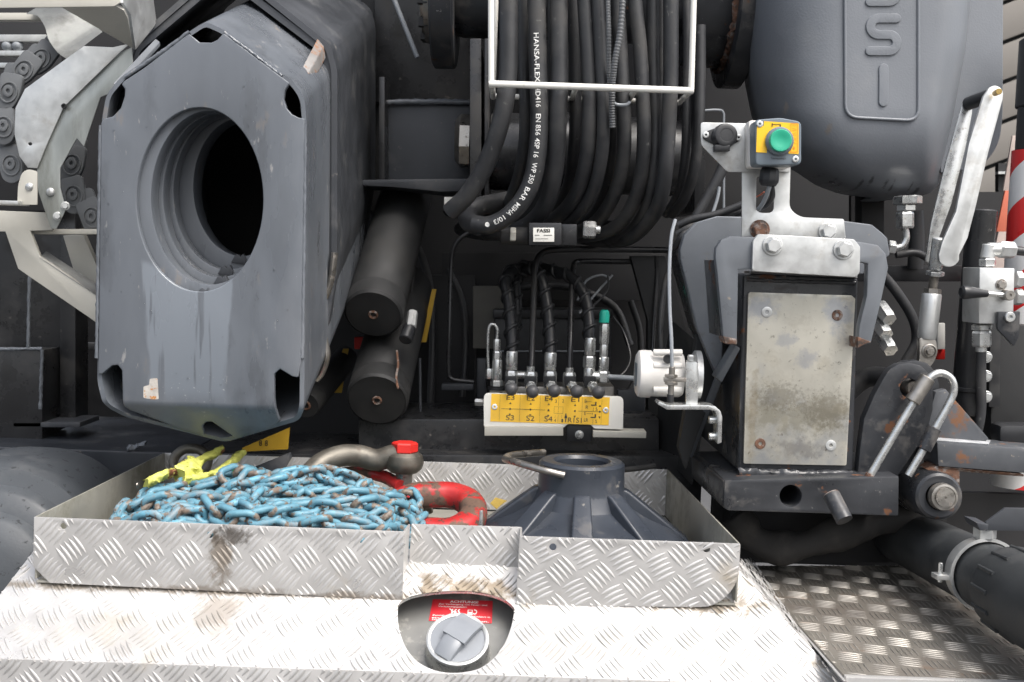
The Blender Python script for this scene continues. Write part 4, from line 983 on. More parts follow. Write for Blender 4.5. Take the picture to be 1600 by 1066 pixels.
# lettering on the second hose
Q = catmull([px(*p) for p in q2], 12); T, _N = frames(Q); S = [0]
for i in range(1, len(Q)): S.append(S[-1] + (Q[i] - Q[i - 1]).length)
hr = 14.2 * (sum(p[2] for p in q2) / len(q2)) / FPX
def near_s(x, y): 
    best = min(range(len(q2)), key=lambda i: abs(q2[i][1] - y) + abs(q2[i][0] - x)); return S[min(best * 12, len(S) - 1)]
def s_at(x, y):
    t = px(x, y, 2.17); return S[min(range(len(Q)), key=lambda i: (V((Q[i].x, Q[i].z)) - V((t.x, t.z))).length)]
import bisect
def hmap(s0, s1, hh):
    def f(u, v, w=0):
        s = s0 + (s1 - s0) * u; i = min(max(bisect.bisect(S, s), 1), len(S) - 1); t = (s - S[i - 1]) / max(1e-9, S[i] - S[i - 1])
        c = Q[i - 1].lerp(Q[i], t); tt = T[i - 1].lerp(T[i], t).normalized(); cd = (CAM - c); nf = (cd - tt * cd.dot(tt)).normalized(); b = tt.cross(nf)
        if b.x < 0 and abs(b.x) > .2: b = -b
        if tt.z < -.2 or True:
            b = nf.cross(tt) if nf.cross(tt).dot(V((1, 0, -.6))) > 0 else tt.cross(nf)
        ph = (v - .5) * hh / hr - .12
        return c + (nf * math.cos(ph) + b * math.sin(ph)) * (hr + .0006)
    return f
bm = bmesh.new()
for s, (ya_, yb_) in (('HANSA-FLEX', ((829, 57), (840, 131))), ('HD416', ((841, 137), (843, 171))), ('EN 856', ((843, 178), (842, 212))), ('4SP 16', ((842, 217), (838, 249))), ('WP 350', ((837, 256), (831, 288))), ('BAR', ((829, 293), (818, 313))), ('MSHA', ((813, 318), (797, 336))), ('10/3', ((793, 339), (776, 348)))):
    fm = hmap(s_at(*ya_), s_at(*yb_), .0098); add_text(bm, s, fm, 0, 0, 1, 1, bold=.01)
fm = hmap(s_at(770, 350), s_at(763, 352), .0098); add_poly(bm, fm, [(.5 + .5 * math.cos(a * .52), .5 + .5 * math.sin(a * .52)) for a in range(12)])
prints('lettering', bm, M['wink'], h2)
# corrugated conduits
def corrugated(P, rpx, label):
    bm = bmesh.new(); C = catmull([px(*p) for p in P], 26); r = rpx * P[0][2] / FPX
    add_tube(bm, C, [r * (1 if i % 3 else .78) for i in range(len(C))], 10); o = mesh_obj('corrugated_conduit', bm, M['conduit'], None, 70); tag(o, label, 'conduit', 'corrugated conduits'); return o
corrugated([(949, -30, 2.12), (950, 10, 2.12), (951, 50, 2.12), (951, 95, 2.13), (952, 130, 2.14)], 4.2, 'thinner straight corrugated conduit running down between the hoses')
corrugated([(975, -30, 2.1), (973, 0, 2.1), (969, 50, 2.1), (961, 94, 2.105), (957, 130, 2.12), (956, 165, 2.13), (957, 200, 2.14)], 5.2, 'pale highlighted corrugated conduit slanting across the hoses')
o = ptube('cable_tie', [(958, 161, 2.13), (966, 164, 2.135), (978, 164, 2.135), (984, 160, 2.14)], 2.6, M['cabg'], None); tag(o, 'grey plastic cable tie round one hydraulic hose', 'cable tie')
# ---------------------------------------------------------------- two extension cylinders
def ram(a, b, rpx, label, split=False):
    A, B = px(*a), px(*b); r = rpx * a[2] / FPX; t = thing('extension_cylinder', label, 'hydraulic cylinder', A, 'black cylinders under the beam'); ax = (B - A).normalized(); L = (B - A).length
    lathe('barrel', A, ax, [(r * .93, .0), (r, .006), (r, .05), (r * .985, .052), (r * .985, .056), (r, .058), (r, L)], M['blackd'], t, 48)
    lathe('end_face', A, ax, [(0, .002), (r * .12, .002), (r * .14, .001), (r * .92, .001), (r * .935, .004)], M['blackd'], t, 48)
    lathe('centre_bore', A, ax, [(.006, .008), (.006, -.001), (.009, -.003), (.0115, -.001), (.0115, .004)], M['rust'], t, 20)
    return t, A, ax, r
ram((583, 492, 2.42), (636, 300, 2.85), 46.5, 'upper black extension cylinder with round end below the column')
t2, A, ax, r = ram((589, 626, 2.4), (634, 450, 2.85), 49, 'lower black extension cylinder with a cracked rusty seam')
ptube('rust_streak', [(622, 608, 2.37), (619, 590, 2.385), (622, 570, 2.4), (620, 548, 2.42)], 1.9, M['rust'], t2, seg=6)
ram((478, 634, 2.5), (540, 560, 2.8), 22, 'small dark cylinder end half hidden behind the hexagonal beam')
ft = thing('pipe_nipple', 'short grey pipe nipple beside the upper extension cylinder', 'fitting', px(640, 510, 2.45))
rod('hex_body', px(645, 488, 2.46), px(642, 512, 2.43), .012, M['galv'], ft, 8); rod('cap', px(641, 510, 2.44), px(633, 532, 2.41), .015, M['plas'], ft)
pl_ = ptube('frame_pipe', [(661, 320, 2.8), (650, 400, 2.75), (641, 470, 2.7)], 3, M['blackd'], None); tag(pl_, 'slim black pipe running down beside the extension cylinders', 'pipe')
o = plate('yellow_sticker', [(675, 452), (682, 452), (666, 535), (657, 535)], 2.75, .001, M['dyel'], None, b=0); tag(o, 'narrow yellow sticker strip right of the extension cylinders', 'sticker')
o = plate('yellow_sticker', [(536, 545), (545, 545), (534, 614), (514, 614)], 2.75, .001, M['dyel'], None, b=0); tag(o, 'yellow sticker between the beam and the lower extension cylinder', 'sticker')
o = plate('yellow_sticker', [(378, 700), (453, 668), (450, 702), (380, 706)], 2.375, .001, M['dyel'], None, b=0); tag(o, 'yellow sticker on the chassis beam under the hexagonal beam', 'sticker')
bm = bmesh.new(); lmq = quad(px(405, 697, 2.374), px(420, 697, 2.374), px(420, 688, 2.374), px(405, 688, 2.374)); add_text(bm, '8', lmq, 0, 0, .3, 1); add_text(bm, '8', lmq, .6, 0, .9, 1); prints('print', bm, M['ink'], o)
o = pbox('tail_light', 553, 527, 573, 546, 2.6, .03, M['red'], None, .004); tag(o, 'small red lamp between the two extension cylinders and the beam', 'lamp')
o = pbox('white_clip', 694, 308, 716, 322, 2.55, .01, M['white'], None, .001); tag(o, 'small white bracket above the cut hose end', 'clip')
# ---------------------------------------------------------------- inner back: pipes, box, spiral hoses
pb = thing('junction_box', 'black junction box behind the spiral-wrapped hoses', 'box', px(860, 600, 2.75))
pbox('box_body', 772, 495, 955, 598, 2.75, .16, M['plas'], pb, .006); pbox('box_lid', 770, 484, 958, 498, 2.74, .17, M['plas'], pb, .004)
ptube('latch_rail', [(776, 549, 2.745), (950, 549, 2.745)], 1.4, M['cabg'], pb, res=1)
o = pbox('grey_cover_panel', 739, 447, 792, 545, 2.82, .02, mat('dusty_grey_panel', (.12, .115, .1), .6, 0, .2, 12), None, .003); tag(o, 'dusty grey-brown cover panel left of the spiral hoses', 'panel')
sb = thing('rear_subframe', 'black steel subframe surrounding the valve bank', 'subframe', px(870, 640, 2.7))
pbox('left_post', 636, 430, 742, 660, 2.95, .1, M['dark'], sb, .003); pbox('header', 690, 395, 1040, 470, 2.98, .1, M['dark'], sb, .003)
plate('right_gusset', [(985, 400), (1040, 400), (1085, 560), (1070, 760), (1012, 720), (1012, 500)], 2.62, .04, M['blackd'], sb, b=.003)
plate('right_wall', [(1024, 690, 2.5), (1050, 500, 2.5), (1120, 560, 2.3), (1082, 760, 2.3), (1040, 712, 2.45)], 2.5, .03, M['blackd'], sb, b=.003)
pbox('sill', 560, 655, 1030, 780, 2.46, .3, M['black'], sb, .004)
ptube('upright_bar', [(656, 560, 2.6), (657, 660, 2.6)], 2.2, M['greyd'], sb, res=1)
def pipe(P, r, label, mt='black', name='hydraulic_pipe'):
    o = ptube(name, P, r, M[mt], None, seg=12, res=5); tag(o, label, 'pipe'); return o
pipe([(752, 360, 2.62), (728, 366, 2.62), (710, 385, 2.62), (705, 420, 2.62), (702, 520, 2.6), (701, 575, 2.6), (706, 592, 2.6), (740, 597, 2.6)], 3.4, 'thin bent black pipe left of the valve bank')
pipe([(1045, 391, 2.6), (960, 390, 2.6), (880, 390, 2.6), (850, 394, 2.6), (838, 410, 2.58), (835, 440, 2.56), (832, 520, 2.52), (830, 578, 2.48)], 5, 'upper bent black pipe dropping to the second valve port')
pipe([(1030, 409, 2.66), (960, 409, 2.66), (905, 409, 2.64), (896, 420, 2.6), (893, 460, 2.56), (891, 530, 2.5), (890, 580, 2.48)], 4.6, 'lower bent black pipe dropping to the fourth valve port')
pipe([(1026, 400, 2.62), (1026, 440, 2.62), (1021, 520, 2.6), (1018, 590, 2.58)], 3.6, 'slim upright black pipe behind the sensor')
def spiral(P, r, label):
    Q = [px(*p) for p in P]; rr = r * P[0][2] / FPX; t = thing('spiral_wrapped_hose', label, 'hose', Q[-1], 'spiral-wrapped hoses at the valve bank')
    tube('hose_core', Q, rr * .9, M['plas'], t, seg=12)
    C = catmull(Q, 30); T, N = frames(C); bm = bmesh.new(); H = []
    s = 0
    for i in range(len(C)):
        if i: s += (C[i] - C[i - 1]).length
        a = s / (rr * 1.75) * 2 * math.pi * .62; H.append(C[i] + (N[i] * math.cos(a) + T[i].cross(N[i]) * math.sin(a)) * rr * .93)
    add_tube(bm, H, rr * .3, 6, sx=1, sy=1); mesh_obj('spiral_wrap', bm, M['plas'], t, 60); return t
spiral([(800, 560, 2.5), (799, 520, 2.52), (795, 470, 2.55), (790, 440, 2.58), (800, 424, 2.62), (825, 416, 2.66)], 10.5, 'leftmost spiral-wrapped hose, above lever knob one')
spiral([(805, 530, 2.6), (808, 480, 2.6), (806, 440, 2.62), (815, 424, 2.66)], 8.5, 'dark spiral-wrapped hose hidden behind the leftmost one')
spiral([(860, 558, 2.5), (859, 520, 2.52), (853, 470, 2.55), (843, 430, 2.58), (828, 420, 2.62), (808, 432, 2.66)], 10.5, 'middle spiral-wrapped hose, above the third lever knob')
spiral([(921, 530, 2.5), (920, 500, 2.52), (914, 465, 2.55), (895, 435, 2.58), (868, 424, 2.62), (840, 418, 2.66)], 10, 'spiral-wrapped hose at the right end of the valve bank')
for i, (P, lb) in enumerate((([(902, 470, 2.6), (915, 440, 2.62), (938, 430, 2.62), (952, 434, 2.62)], 'upper loop of thin white-marked wire behind the valve bank'), ([(905, 490, 2.6), (930, 460, 2.62), (957, 430, 2.64)], 'straight thin black wire with white print behind the valve bank'), ([(925, 480, 2.58), (948, 455, 2.6), (950, 430, 2.62)], 'short thin wire curving up behind the teal cap'), ([(958, 495, 2.55), (975, 520, 2.55), (985, 560, 2.52), (972, 585, 2.5), (950, 590, 2.48)], 'thin black wire looping down beside the teal cap'))):
    o = ptube('thin_wire', P, 1.7, M['cabg'] if i < 2 else M['plas'], None, seg=8); tag(o, lb, 'wire')
# ---------------------------------------------------------------- nameplate valve under the hoses
nv = thing('inline_valve', 'black inline valve with a small white FASSI nameplate', 'valve', px(850, 385, 2.25))
pbox('valve_body', 826, 348, 878, 384, 2.2, .08, M['black'], nv, .004); pbox('valve_end', 876, 350, 902, 384, 2.23, .06, M['black'], nv, .004)
rod('port', px(782, 368, 2.24), px(826, 369, 2.24), .018, M['blackd'], nv); hexn('port_nut', px(797, 367, 2.23), (1, 0, 0), .0155, .012, M['cream'], nv)
hexn('end_nut', px(911, 359, 2.22), (1, 0, 0), .018, .026, M['zinc'], nv); rod('end_stub', px(926, 359, 2.22), px(938, 359, 2.22), .008, M['zinc'], nv)
np_ = [px(833, 378, 2.196), px(866, 378, 2.196), px(866, 356, 2.196), px(833, 356, 2.196)]
npo = slab('nameplate', np_, (0, .003, 0), M['white'], nv, b=.0008); fm = quad(*np_); bm = bmesh.new()
add_text(bm, 'FASSI', fm, .18, .66, .8, .92, bold=.03); add_rect(bm, fm, .08, .45, .3, .49); add_rect(bm, fm, .5, .45, .9, .49); add_rect(bm, fm, .1, .2, .7, .23)
prints('print', bm, M['ink'], npo)
# ---------------------------------------------------------------- valve bank
zc_ = Z(540, 350, 2.664)
VY = 2.40
vb = thing('valve_bank', 'row of zinc hydraulic fittings standing behind the yellow lever label', 'valve bank', px(860, 690, VY))
pbox('valve_block', 765, 604, 960, 640, 2.47, .1, M['steel'], vb, .004)
def vert_fit(x, ytop, ybot, rpx, kind, Y=2.46):
    a, b = px(x, ybot, Y), px(x, ytop, Y); L = b.z - a.z; r = rpx * Y / FPX; ax = V((0, 0, 1))
    if kind == 'hex': return hexn('fitting_nut', a, ax, r, L, M['zinc'], vb, phase=.25)
    return lathe('fitting_sleeve', a, ax, [(0, 0), (r * .9, 0), (r, L * .06), (r, L * .94), (r * .92, L), (0, L)], M['zinc'], vb, 24)
# each port from left to right
vert_fit(776, 530, 549, 5.6, 'hex'); vert_fit(776.5, 549, 562, 7, 'hex'); vert_fit(776, 562, 596, 8, 'cyl'); vert_fit(776, 594, 604, 10, 'hex')
ptube('small_pipe', [(776, 534, 2.46), (777, 515, 2.46), (771, 507, 2.46), (764, 512, 2.46), (762, 540, 2.46), (763, 580, 2.46)], 2.4, M['zinc'], vb)
vert_fit(764, 576, 592, 6, 'hex')
vert_fit(799, 549, 578, 9.2, 'cyl'); vert_fit(798.5, 579, 606, 10, 'hex')
vert_fit(829, 573, 582, 6.4, 'cyl'); vert_fit(829, 581, 604, 10.2, 'hex')
rod('cross_nipple', px(806, 586, 2.47), px(824, 586, 2.47), .009, M['zinc'], vb)
vert_fit(859.5, 551, 579, 9.6, 'cyl'); vert_fit(859, 580, 606, 10.4, 'hex')
vert_fit(890, 575, 583, 6.4, 'cyl'); vert_fit(889, 582, 604, 10, 'hex')
vert_fit(921.5, 528, 555, 8.8, 'cyl'); vert_fit(920.5, 556, 575, 10, 'hex'); vert_fit(920, 575, 604, 9, 'cyl')
rod('elbow', px(920, 588, 2.46), px(944, 589, 2.46), .012, M['zinc'], vb); vert_fit(942, 580, 598, 10.6, 'hex'); rod('stub', px(950, 589, 2.46), px(1000, 592, 2.44), .006, M['cabg'], vb)
vert_fit(943, 558, 580, 8, 'cyl'); vert_fit(943, 538, 558, 6.5, 'hex'); vert_fit(943.5, 506, 538, 7.6, 'hex')
lathe('teal_cap', px(944, 504, 2.46), (0, 0, 1), [(.0115, 0), (.0115, .02), (.010, .026), (.006, .0285), (0, .0285)], M['teal'], vb, 24)
lathe('base_washer', px(776, 609, 2.46), (0, 0, 1), [(0, 0), (.021, 0), (.021, .006), (0, .006)], M['plas'], vb, 24)
hexn('side_bolt', px(742, 629, 2.47), (1, 0, 0), .009, .022, M['zinc'], vb)
for i, (x, y) in enumerate(((799, 608), (832, 612), (866, 611), (901, 612), (935, 613.5))):
    k = px(x, y, 2.34); bx = px((798, 829, 859.5, 891, 922)[i], 600, 2.43)
    lv = thing('valve_lever', ('first valve lever from the left, above label E3', 'second valve lever, above label E2', 'third valve lever, above label E4', 'fourth valve lever, above label E1', 'fifth valve lever, at the right end of the yellow label')[i], 'lever', bx, 'levers of the valve bank')
    rod('stem', bx, k, .0045, M['zinc'], lv); hexn('lock_nut', bx + (k - bx) * .28, k - bx, .0125, .012, M['zinc'], lv, phase=.2)
    plate('clevis', rnd([((798, 829, 859.5, 891, 922)[i] - 9, 588), ((798, 829, 859.5, 891, 922)[i] + 9, 588), ((798, 829, 859.5, 891, 922)[i] + 9, 606), ((798, 829, 859.5, 891, 922)[i] - 9, 606)], 2), 2.438, .012, M['plas'], lv, b=.001)
    lathe('knob', k, (0, -.0, 1), [(0, -.0145)] + [(.0145 * math.cos(rad(a)), .0145 * math.sin(rad(a))) for a in range(-75, 76, 15)] + [(0, .0145)], mat('knob_grey', (.075, .076, .08), .5, 0, .05, 20) if i == 0 else bpy.data.materials['knob_grey'], lv, 28)
# label plate
lp = thing('control_label_plate', 'off-white plate with yellow lever label below the knobs', 'control plate', px(865, 690, VY))
tilt = .018
outl = rnd([zc_(575, 703), zc_(1157, 718), zc_(1155, 856), zc_(1035, 852), zc_(1020, 836), zc_(925, 834), zc_(905, 850), zc_(575, 842)], [9, 9, 2, 2, 2, 2, 2, 2], 4)
def cy(y): return VY - (y - 615) / 50 * tilt
slab('plate_face', [px(x, y, cy(y)) for x, y in outl], (0, .004, 0), M['white'], lp, b=.001)
pbox('lower_flange', 757, 667, 880, 681, VY - .03, .05, M['cream'], lp, .001)
plate('lower_flange', [zc_(1030, 862), zc_(1252, 866), zc_(1250, 892), zc_(1030, 888)], VY - .028, .05, M['cream'], lp, b=.001)
plate('mounting_tab', [zc_(922, 838), zc_(1028, 840), zc_(1026, 908), zc_(920, 905)], VY - .01, .01, M['plas'], lp, b=.001)
bolt(px(*zc_(973, 878), VY - .01), (0, -1, 0), .0075, M['zinc'], lp)
lc = [zc_(602, 822), zc_(1095, 838), zc_(1100, 722), zc_(607, 707)]
lc3 = [px(x, y, cy(y) - .0012) for x, y in lc]
lo_ = slab('yellow_label', lc3, (0, .0008, 0), M['yellow'], lp, b=0)
fm = quad(*lc3); bm = bmesh.new(); asp = 4.25
for t, u in (('E3', .163), ('E2', .335), ('E4', .487), ('E1', .71)): add_text(bm, t, fm, u - .034, .8, u + .034, .97)
for t, u in (('S3', .165), ('S2', .337), ('S4', .49)): add_text(bm, t, fm, u - .034, .06, u + .034, .25)
add_text(bm, 'R1S1', fm, .655, .05, .77, .23)
for u in (.163, .335, .487, .71, .92):
    add_poly(bm, fm, [(u + .0085 * math.cos(a * .628), .47 + .036 * math.sin(a * .628)) for a in range(10)])
    add_poly(bm, fm, [(u - .01, .65), (u + .01, .65), (u, .72)]); add_poly(bm, fm, [(u - .01, .3), (u, .22), (u + .01, .3)])
for x in (.075, .245, .415, .57, .77, .935): add_rect(bm, fm, x - .0008, .02, x + .0008, .98)
add_rect(bm, fm, .09, .465, .46, .478); add_rect(bm, fm, .74, .465, .92, .478)
for (x, y, s) in ((.54, .74, '3'), (.6, .76, '2'), (.54, .05, '4'), (.6, .05, '1')): add_text(bm, s, fm, x, y, x + .014, y + .12)
for a, b in (((.535, .36), (.535, .6)), ((.535, .6), (.61, .6)), ((.61, .6), (.61, .36)), ((.61, .36), (.535, .36)), ((.545, .3), (.545, .2)), ((.6, .3), (.6, .2))): add_line(bm, fm, a, b, .0008, asp)
for y0, ar in ((.8, -1), (.36, 1)):
    add_text(bm, 'E', fm, .79, y0 - .02, .803, y0 + .09); add_line(bm, fm, (.81, y0 + .03), (.85, y0 + .03), .0012, asp)
    xx = .815 if ar < 0 else .85; add_poly(bm, fm, [(xx - .006 * ar * -1, y0 + .08), (xx + .012 * ar, y0 + .03), (xx - .006 * ar * -1, y0 - .02)])
    add_rect(bm, fm, .845, y0 - .12, .89, y0 - .08); add_rect(bm, fm, .878, y0 - .08, .89, y0 + .02)
    add_text(bm, 'S', fm, .885, y0 - .3, .9, y0 - .18); add_line(bm, fm, (.865, y0 - .34), (.865, y0 - .17), .0012, asp)
add_text(bm, 'R', fm, .8, .56, .822, .68); add_text(bm, 'LR', fm, .79, .1, .825, .22)
add_rect(bm, fm, .632, .06, .64, .2); add_poly(bm, fm, [(.624, .2), (.648, .2), (.644, .3), (.628, .3)]); add_rect(bm, fm, .632, .3, .64, .37)
prints('print', bm, M['ink'], lo_)
for (x, y) in (zc_(620, 762), zc_(1083, 776)): screw(px(x, y, cy(y) - .0015), (0, -1, .2), .0065, M['zinc'], lp)

# ---------------------------------------------------------------- background clutter behind the hoses and valve bank
for i, (P, r, lb) in enumerate((
  ([(612, 300, 2.9), (640, 360, 2.9), (668, 430, 2.88), (676, 520, 2.86), (672, 640, 2.84)], 6, 'black background hose descending right of the extension cylinders'),
  ([(700, 420, 2.9), (722, 470, 2.88), (728, 540, 2.86), (722, 620, 2.84)], 5, 'black background hose descending left of the grey-brown cover panel'),
  ([(770, 470, 2.85), (800, 452, 2.86), (850, 446, 2.88), (900, 452, 2.88), (960, 480, 2.88), (985, 540, 2.86)], 6, 'black background hose arching above the junction box'),
  ([(985, 470, 2.8), (1000, 520, 2.8), (998, 580, 2.78), (975, 625, 2.74)], 5, 'black background hose hanging behind the angle sensor'),
  ([(1060, 400, 2.5), (1040, 440, 2.5), (1032, 520, 2.48), (1040, 600, 2.46)], 5, 'black background hose running down behind the sensor cable'))):
    o = ptube('background_hose', P, r, M['rub'], None, seg=10); tag(o, lb, 'hose')
for (x0, y0, x1, y1, Y) in ((745, 560, 760, 650, 2.8), (965, 610, 1008, 652, 2.6), (690, 600, 740, 610, 2.7)): pbox('bracket_plate', x0, y0, x1, y1, Y, .03, M['greyd'], sb, .003)
# ================================================================== right: outrigger jack
qz = Z(1040, 350, 2.664); qa = Z(1040, 0, 2.664); qb = Z(1040, 666, 2.664)
JY = 1.95
jk = thing('outrigger_jack', 'black box-section outrigger jack carrying a scuffed bare steel plate', 'outrigger jack', px(1240, 800, JY))
jf = [qz(322, 205), qz(802, 226), qz(782, 1030), qz(302, 1030)]
plate('jack_box', jf, JY, .46, M['jack'], jk, b=.006, seg=3)
rough_tube('weld_bead', [(*qz(340, 232), JY), (*qz(560, 240), JY), (*qz(790, 246), JY)], .0035, M['jack'], jk, .4, 8, 16, 150)
rough_tube('weld_bead', [(*qz(300, 1035), JY - .004), (*qz(530, 1042), JY - .004), (*qz(775, 1045), JY - .004)], .009, M['jack'], jk, .5, 10, 20, 120)
wp = rnd([qz(352, 284), qz(775, 298), qz(790, 312), qz(753, 1006), qz(325, 998), qz(344, 292)], [1, 1, 1, 2, 2, 1], 2)
_p = lambda x, y: (px(x, y, JY).x, px(x, y, JY).z)
wearm = stained(M['wear'], 'scuffed_wear_plate', [(*_p(1240, 650), .13, .035, (.24, .22, .16), 45, .55), (*_p(1215, 620), .05, .03, (.16, .14, .1), 140, .5), (*_p(1290, 640), .05, .04, (.16, .14, .1), 120, .5), (*_p(1260, 560), .02, .02, (.32, .33, .36), 50, .6), (*_p(1225, 530), .02, .015, (.34, .35, .37), 50, .6), (*_p(1190, 480), .03, .03, (.34, .36, .4), 30, .7), (*_p(1310, 490), .03, .035, (.34, .36, .4), 30, .7), (*_p(1250, 700), .05, .02, (.22, .21, .2), 50, .6), (*_p(1175, 650), .01, .1, (.3, .25, .17), 50, .5)])
wpo = plate('wear_plate', wp, JY - .008, .008, wearm, jk, b=.001)
for i, (x, y) in enumerate(((421, 367), (715, 380), (394, 915), (688, 922))): screw(px(*qz(x, y), JY - .0085), (0, -1, 0), .0095, M['rust'] if i in (1, 2) else M['galv'], jk)
# base plate with hole and stub
bp = [qb(252, 222), qb(972, 206), qb(970, 372), qb(300, 352), qb(240, 344)]
plate('base_plate', [qb(246, 226), qb(972, 208), qb(970, 374), qb(262, 352), qb(240, 340)], JY - .055, .3, M['jack'], jk, [ell(*qb(521, 291), 17, 17, 28)], b=.003)
slab('base_side', [px(*qb(106, 124), 2.2), px(*qb(240, 226), JY - .052), px(*qb(236, 340), JY - .052), px(*qb(106, 212), 2.2)], (.02, .012, 0), M['jack'], jk, b=.004)
sa, sb_ = px(*qb(690, 285), 1.862), px(*qb(745, 392), 1.83)
lathe('tube_stub', sa, sb_ - sa, [(.0095, .012), (.0095, 0), (.014, 0), (.0145, .002), (.0145, (sb_ - sa).length), (0, (sb_ - sa).length)], M['jack'], jk, 24)
lathe('stub_rim', sa, sb_ - sa, [(.0095, .0), (.0098, -.0012), (.0138, -.0012), (.0146, .0005)], M['rust'], jk, 24)
# inner clamp (inverted U) and larger outer clamp behind it
ic = thing('inner_clamp', 'smaller grey hook-shaped clamp gripping the jack box', 'clamp', px(1240, 540, 1.9))
inn = [(1190, 371)] + [qz(x, y) for x, y in ((270, 50), (232, 66), (210, 100), (207, 140), (215, 200), (240, 468), (297, 500), (303, 190), (360, 188), (790, 200), (812, 158), (842, 165), (838, 300), (808, 420), (800, 512), (856, 496), (896, 330), (928, 182), (918, 125), (885, 88), (808, 74))]
plate('clamp_plate', inn, JY - .055, .022, M['jackg'], ic, b=.003)
# returns of the hooks under the tips
plate('hook_tip', [qz(240, 468), qz(298, 480), qz(298, 502), qz(250, 500)], JY - .06, .05, M['rust'], ic, b=.002)
plate('hook_tip', [qz(800, 470), qz(858, 492), qz(830, 500), qz(800, 518)], JY - .058, .05, M['rust'], ic, b=.002)
for xx in ((206, 150), (920, 130)): pass
plate('hook_web', [qz(205, 150), qz(212, 148), qz(244, 468), qz(228, 470)], JY - .033, .11, M['jack'], ic, b=.003)
slab('clamp_leg', [px(1119, 590, 1.99), px(1150, 540, 1.93), px(1157, 545, 1.93), px(1128, 598, 1.99)], (0, .05, 0), M['jackg'], ic, b=.002)
oc = thing('outer_clamp', 'larger black rounded clamp behind the hook-shaped one', 'clamp', px(1100, 590, 2.1))
oo = [qa(745, 920), qa(300, 902), qa(215, 900), qa(130, 925), qa(80, 975), qa(60, 1040), qz(62, 150), qz(90, 260), qz(130, 430), qz(178, 550), qz(216, 640), qz(236, 560), qz(240, 470), qz(330, 200), qz(640, 200), qz(820, 210), qz(935, 130), qz(925, 60)] + [qa(905, 972), qa(860, 935)]
plate('clamp_plate', oo, 2.06, .03, M['jackg'], oc, b=.004, seg=3)
plate('clamp_edge', [qa(62, 1030), qa(48, 1060), qz(52, 160), qz(88, 290), qz(130, 440), qz(152, 470), qz(178, 550), qz(132, 430), qz(92, 262), qz(64, 152)], 2.095, .1, M['black'], oc, b=.003)
plate('side_web', [(1089, 520), (1110, 556), (1122, 596), (1090, 680), (1072, 735), (1060, 700), (1078, 600)], 2.11, .03, M['blackd'], oc, b=.004)
slab('edge_strip', [px(1119, 588, 2.045), px(1128, 596, 2.045), px(1082, 716, 2.2), px(1072, 712, 2.2)], (.002, .02, 0), M['jackg'], oc, b=.002)
# ------------------------------------------------------------------ galvanised carrier for the button box
gp_ = thing('galvanised_cap_plate', 'galvanised bent plate with two hex bolts on top of the jack', 'plate', px(1260, 430, 1.88))
gl = rnd([qz(386, 42), qz(785, 64), qz(811, 96), qz(808, 206), qz(790, 222), qz(360, 196), qz(364, 70)], [3, 3, 3, 5, 5, 5, 3], 3)
plate('plate_face', gl, JY - .065, .009, M['galv'], gp_, b=.002, seg=3)
slab('bottom_flange', [px(*qz(360, 196), JY - .063), px(*qz(790, 222), JY - .063), px(*qz(798, 226), JY + .03), px(*qz(350, 204), JY + .03)], (0, 0, .006), M['galv'], gp_, b=.001)
for (x, y) in ((445, 90), (740, 107)): bolt(px(*qz(x, y), JY - .066), (0, -1, 0), .0135, M['galv'], gp_, h=.012)
ca = thing('button_box_bracket', 'white galvanised bracket arm with a slot, holding socket and button box', 'bracket', px(1240, 370, 1.93))
arm = rnd([qa(318, 700), qa(520, 700), qa(515, 870), qa(560, 905), qa(742, 912), qa(750, 992), qa(318, 985)], [2, 2, 14, 14, 3, 2, 2], 4)
slot = rnd([qa(378, 735), qa(454, 735), qa(450, 888), qa(376, 886)], [4, 4, 10, 10], 4)
plate('arm', arm, JY - .02, .005, M['galv'], ca, [slot], b=.001)
tp = rnd([qa(146, 509), qa(372, 515), qa(520, 520), qa(520, 716), qa(258, 716), qa(148, 604)], [5, 2, 2, 2, 5, 5], 3)
plate('mounting_plate', tp, JY - .026, .005, M['galv'], ca, b=.001)
bolt(px(1187, 359, JY - .021), (0, -1, 0), .0135, M['rust'], ca, h=.01); bolt(px(1293, 362, JY - .021), (0, -1, 0), .0125, M['galv'], ca, h=.01)
# push-button box
bb = thing('push_button_box', 'blue-grey push-button box with orange label and green button', 'button box', px(1215, 262, 1.85))
BY0 = JY - .105
bo = rnd([qa(372, 498), qa(480, 490), qa(566, 506), qa(566, 686), qa(374, 690)], [8, 6, 8, 8, 8], 4)
plate('box_lid', bo, BY0, .045, M['boxg'], bb, b=.004, seg=3)
bo2 = rnd([(1170, 188), (1238, 190), (1238, 262), (1170, 262)], 5, 3)
plate('box_base', bo2, BY0 + .046, .03, M['sens'], bb, b=.003)
ol = [(1183, 197), (1193, 197), (1194, 189.5), (1248, 193), (1248, 241), (1232, 240), (1232, 222), (1199, 222), (1198, 239), (1181.5, 238)]
olo = plate('orange_label', ol, BY0 - .0008, .0006, M['yellow'], bb, b=0)
fm = quad(px(1182, 240, BY0 - .001), px(1248, 240, BY0 - .001), px(1248, 190, BY0 - .001), px(1182, 190, BY0 - .001)); bm = bmesh.new()
add_rect(bm, fm, .36, .83, .38, .95); add_rect(bm, fm, .55, .72, .575, .92); add_rect(bm, fm, .38, .9, .55, .92)
prints('print', bm, M['ink'], olo); bm = bmesh.new()
fm2 = lambda u, v, w=0: fm(.83 + .12 * v, .92 - .86 * u, w)
for k in range(8): add_line(bm, fm2, (.06 + k * .085, .1 if k % 3 else .9), (.06 + k * .085 + (.05 if k % 2 else 0), .9 if k % 3 else .1), .009, 4)
add_poly(bm, fm2, [(.82, .35), (.92, .35), (.92, .65), (.82, .65)])
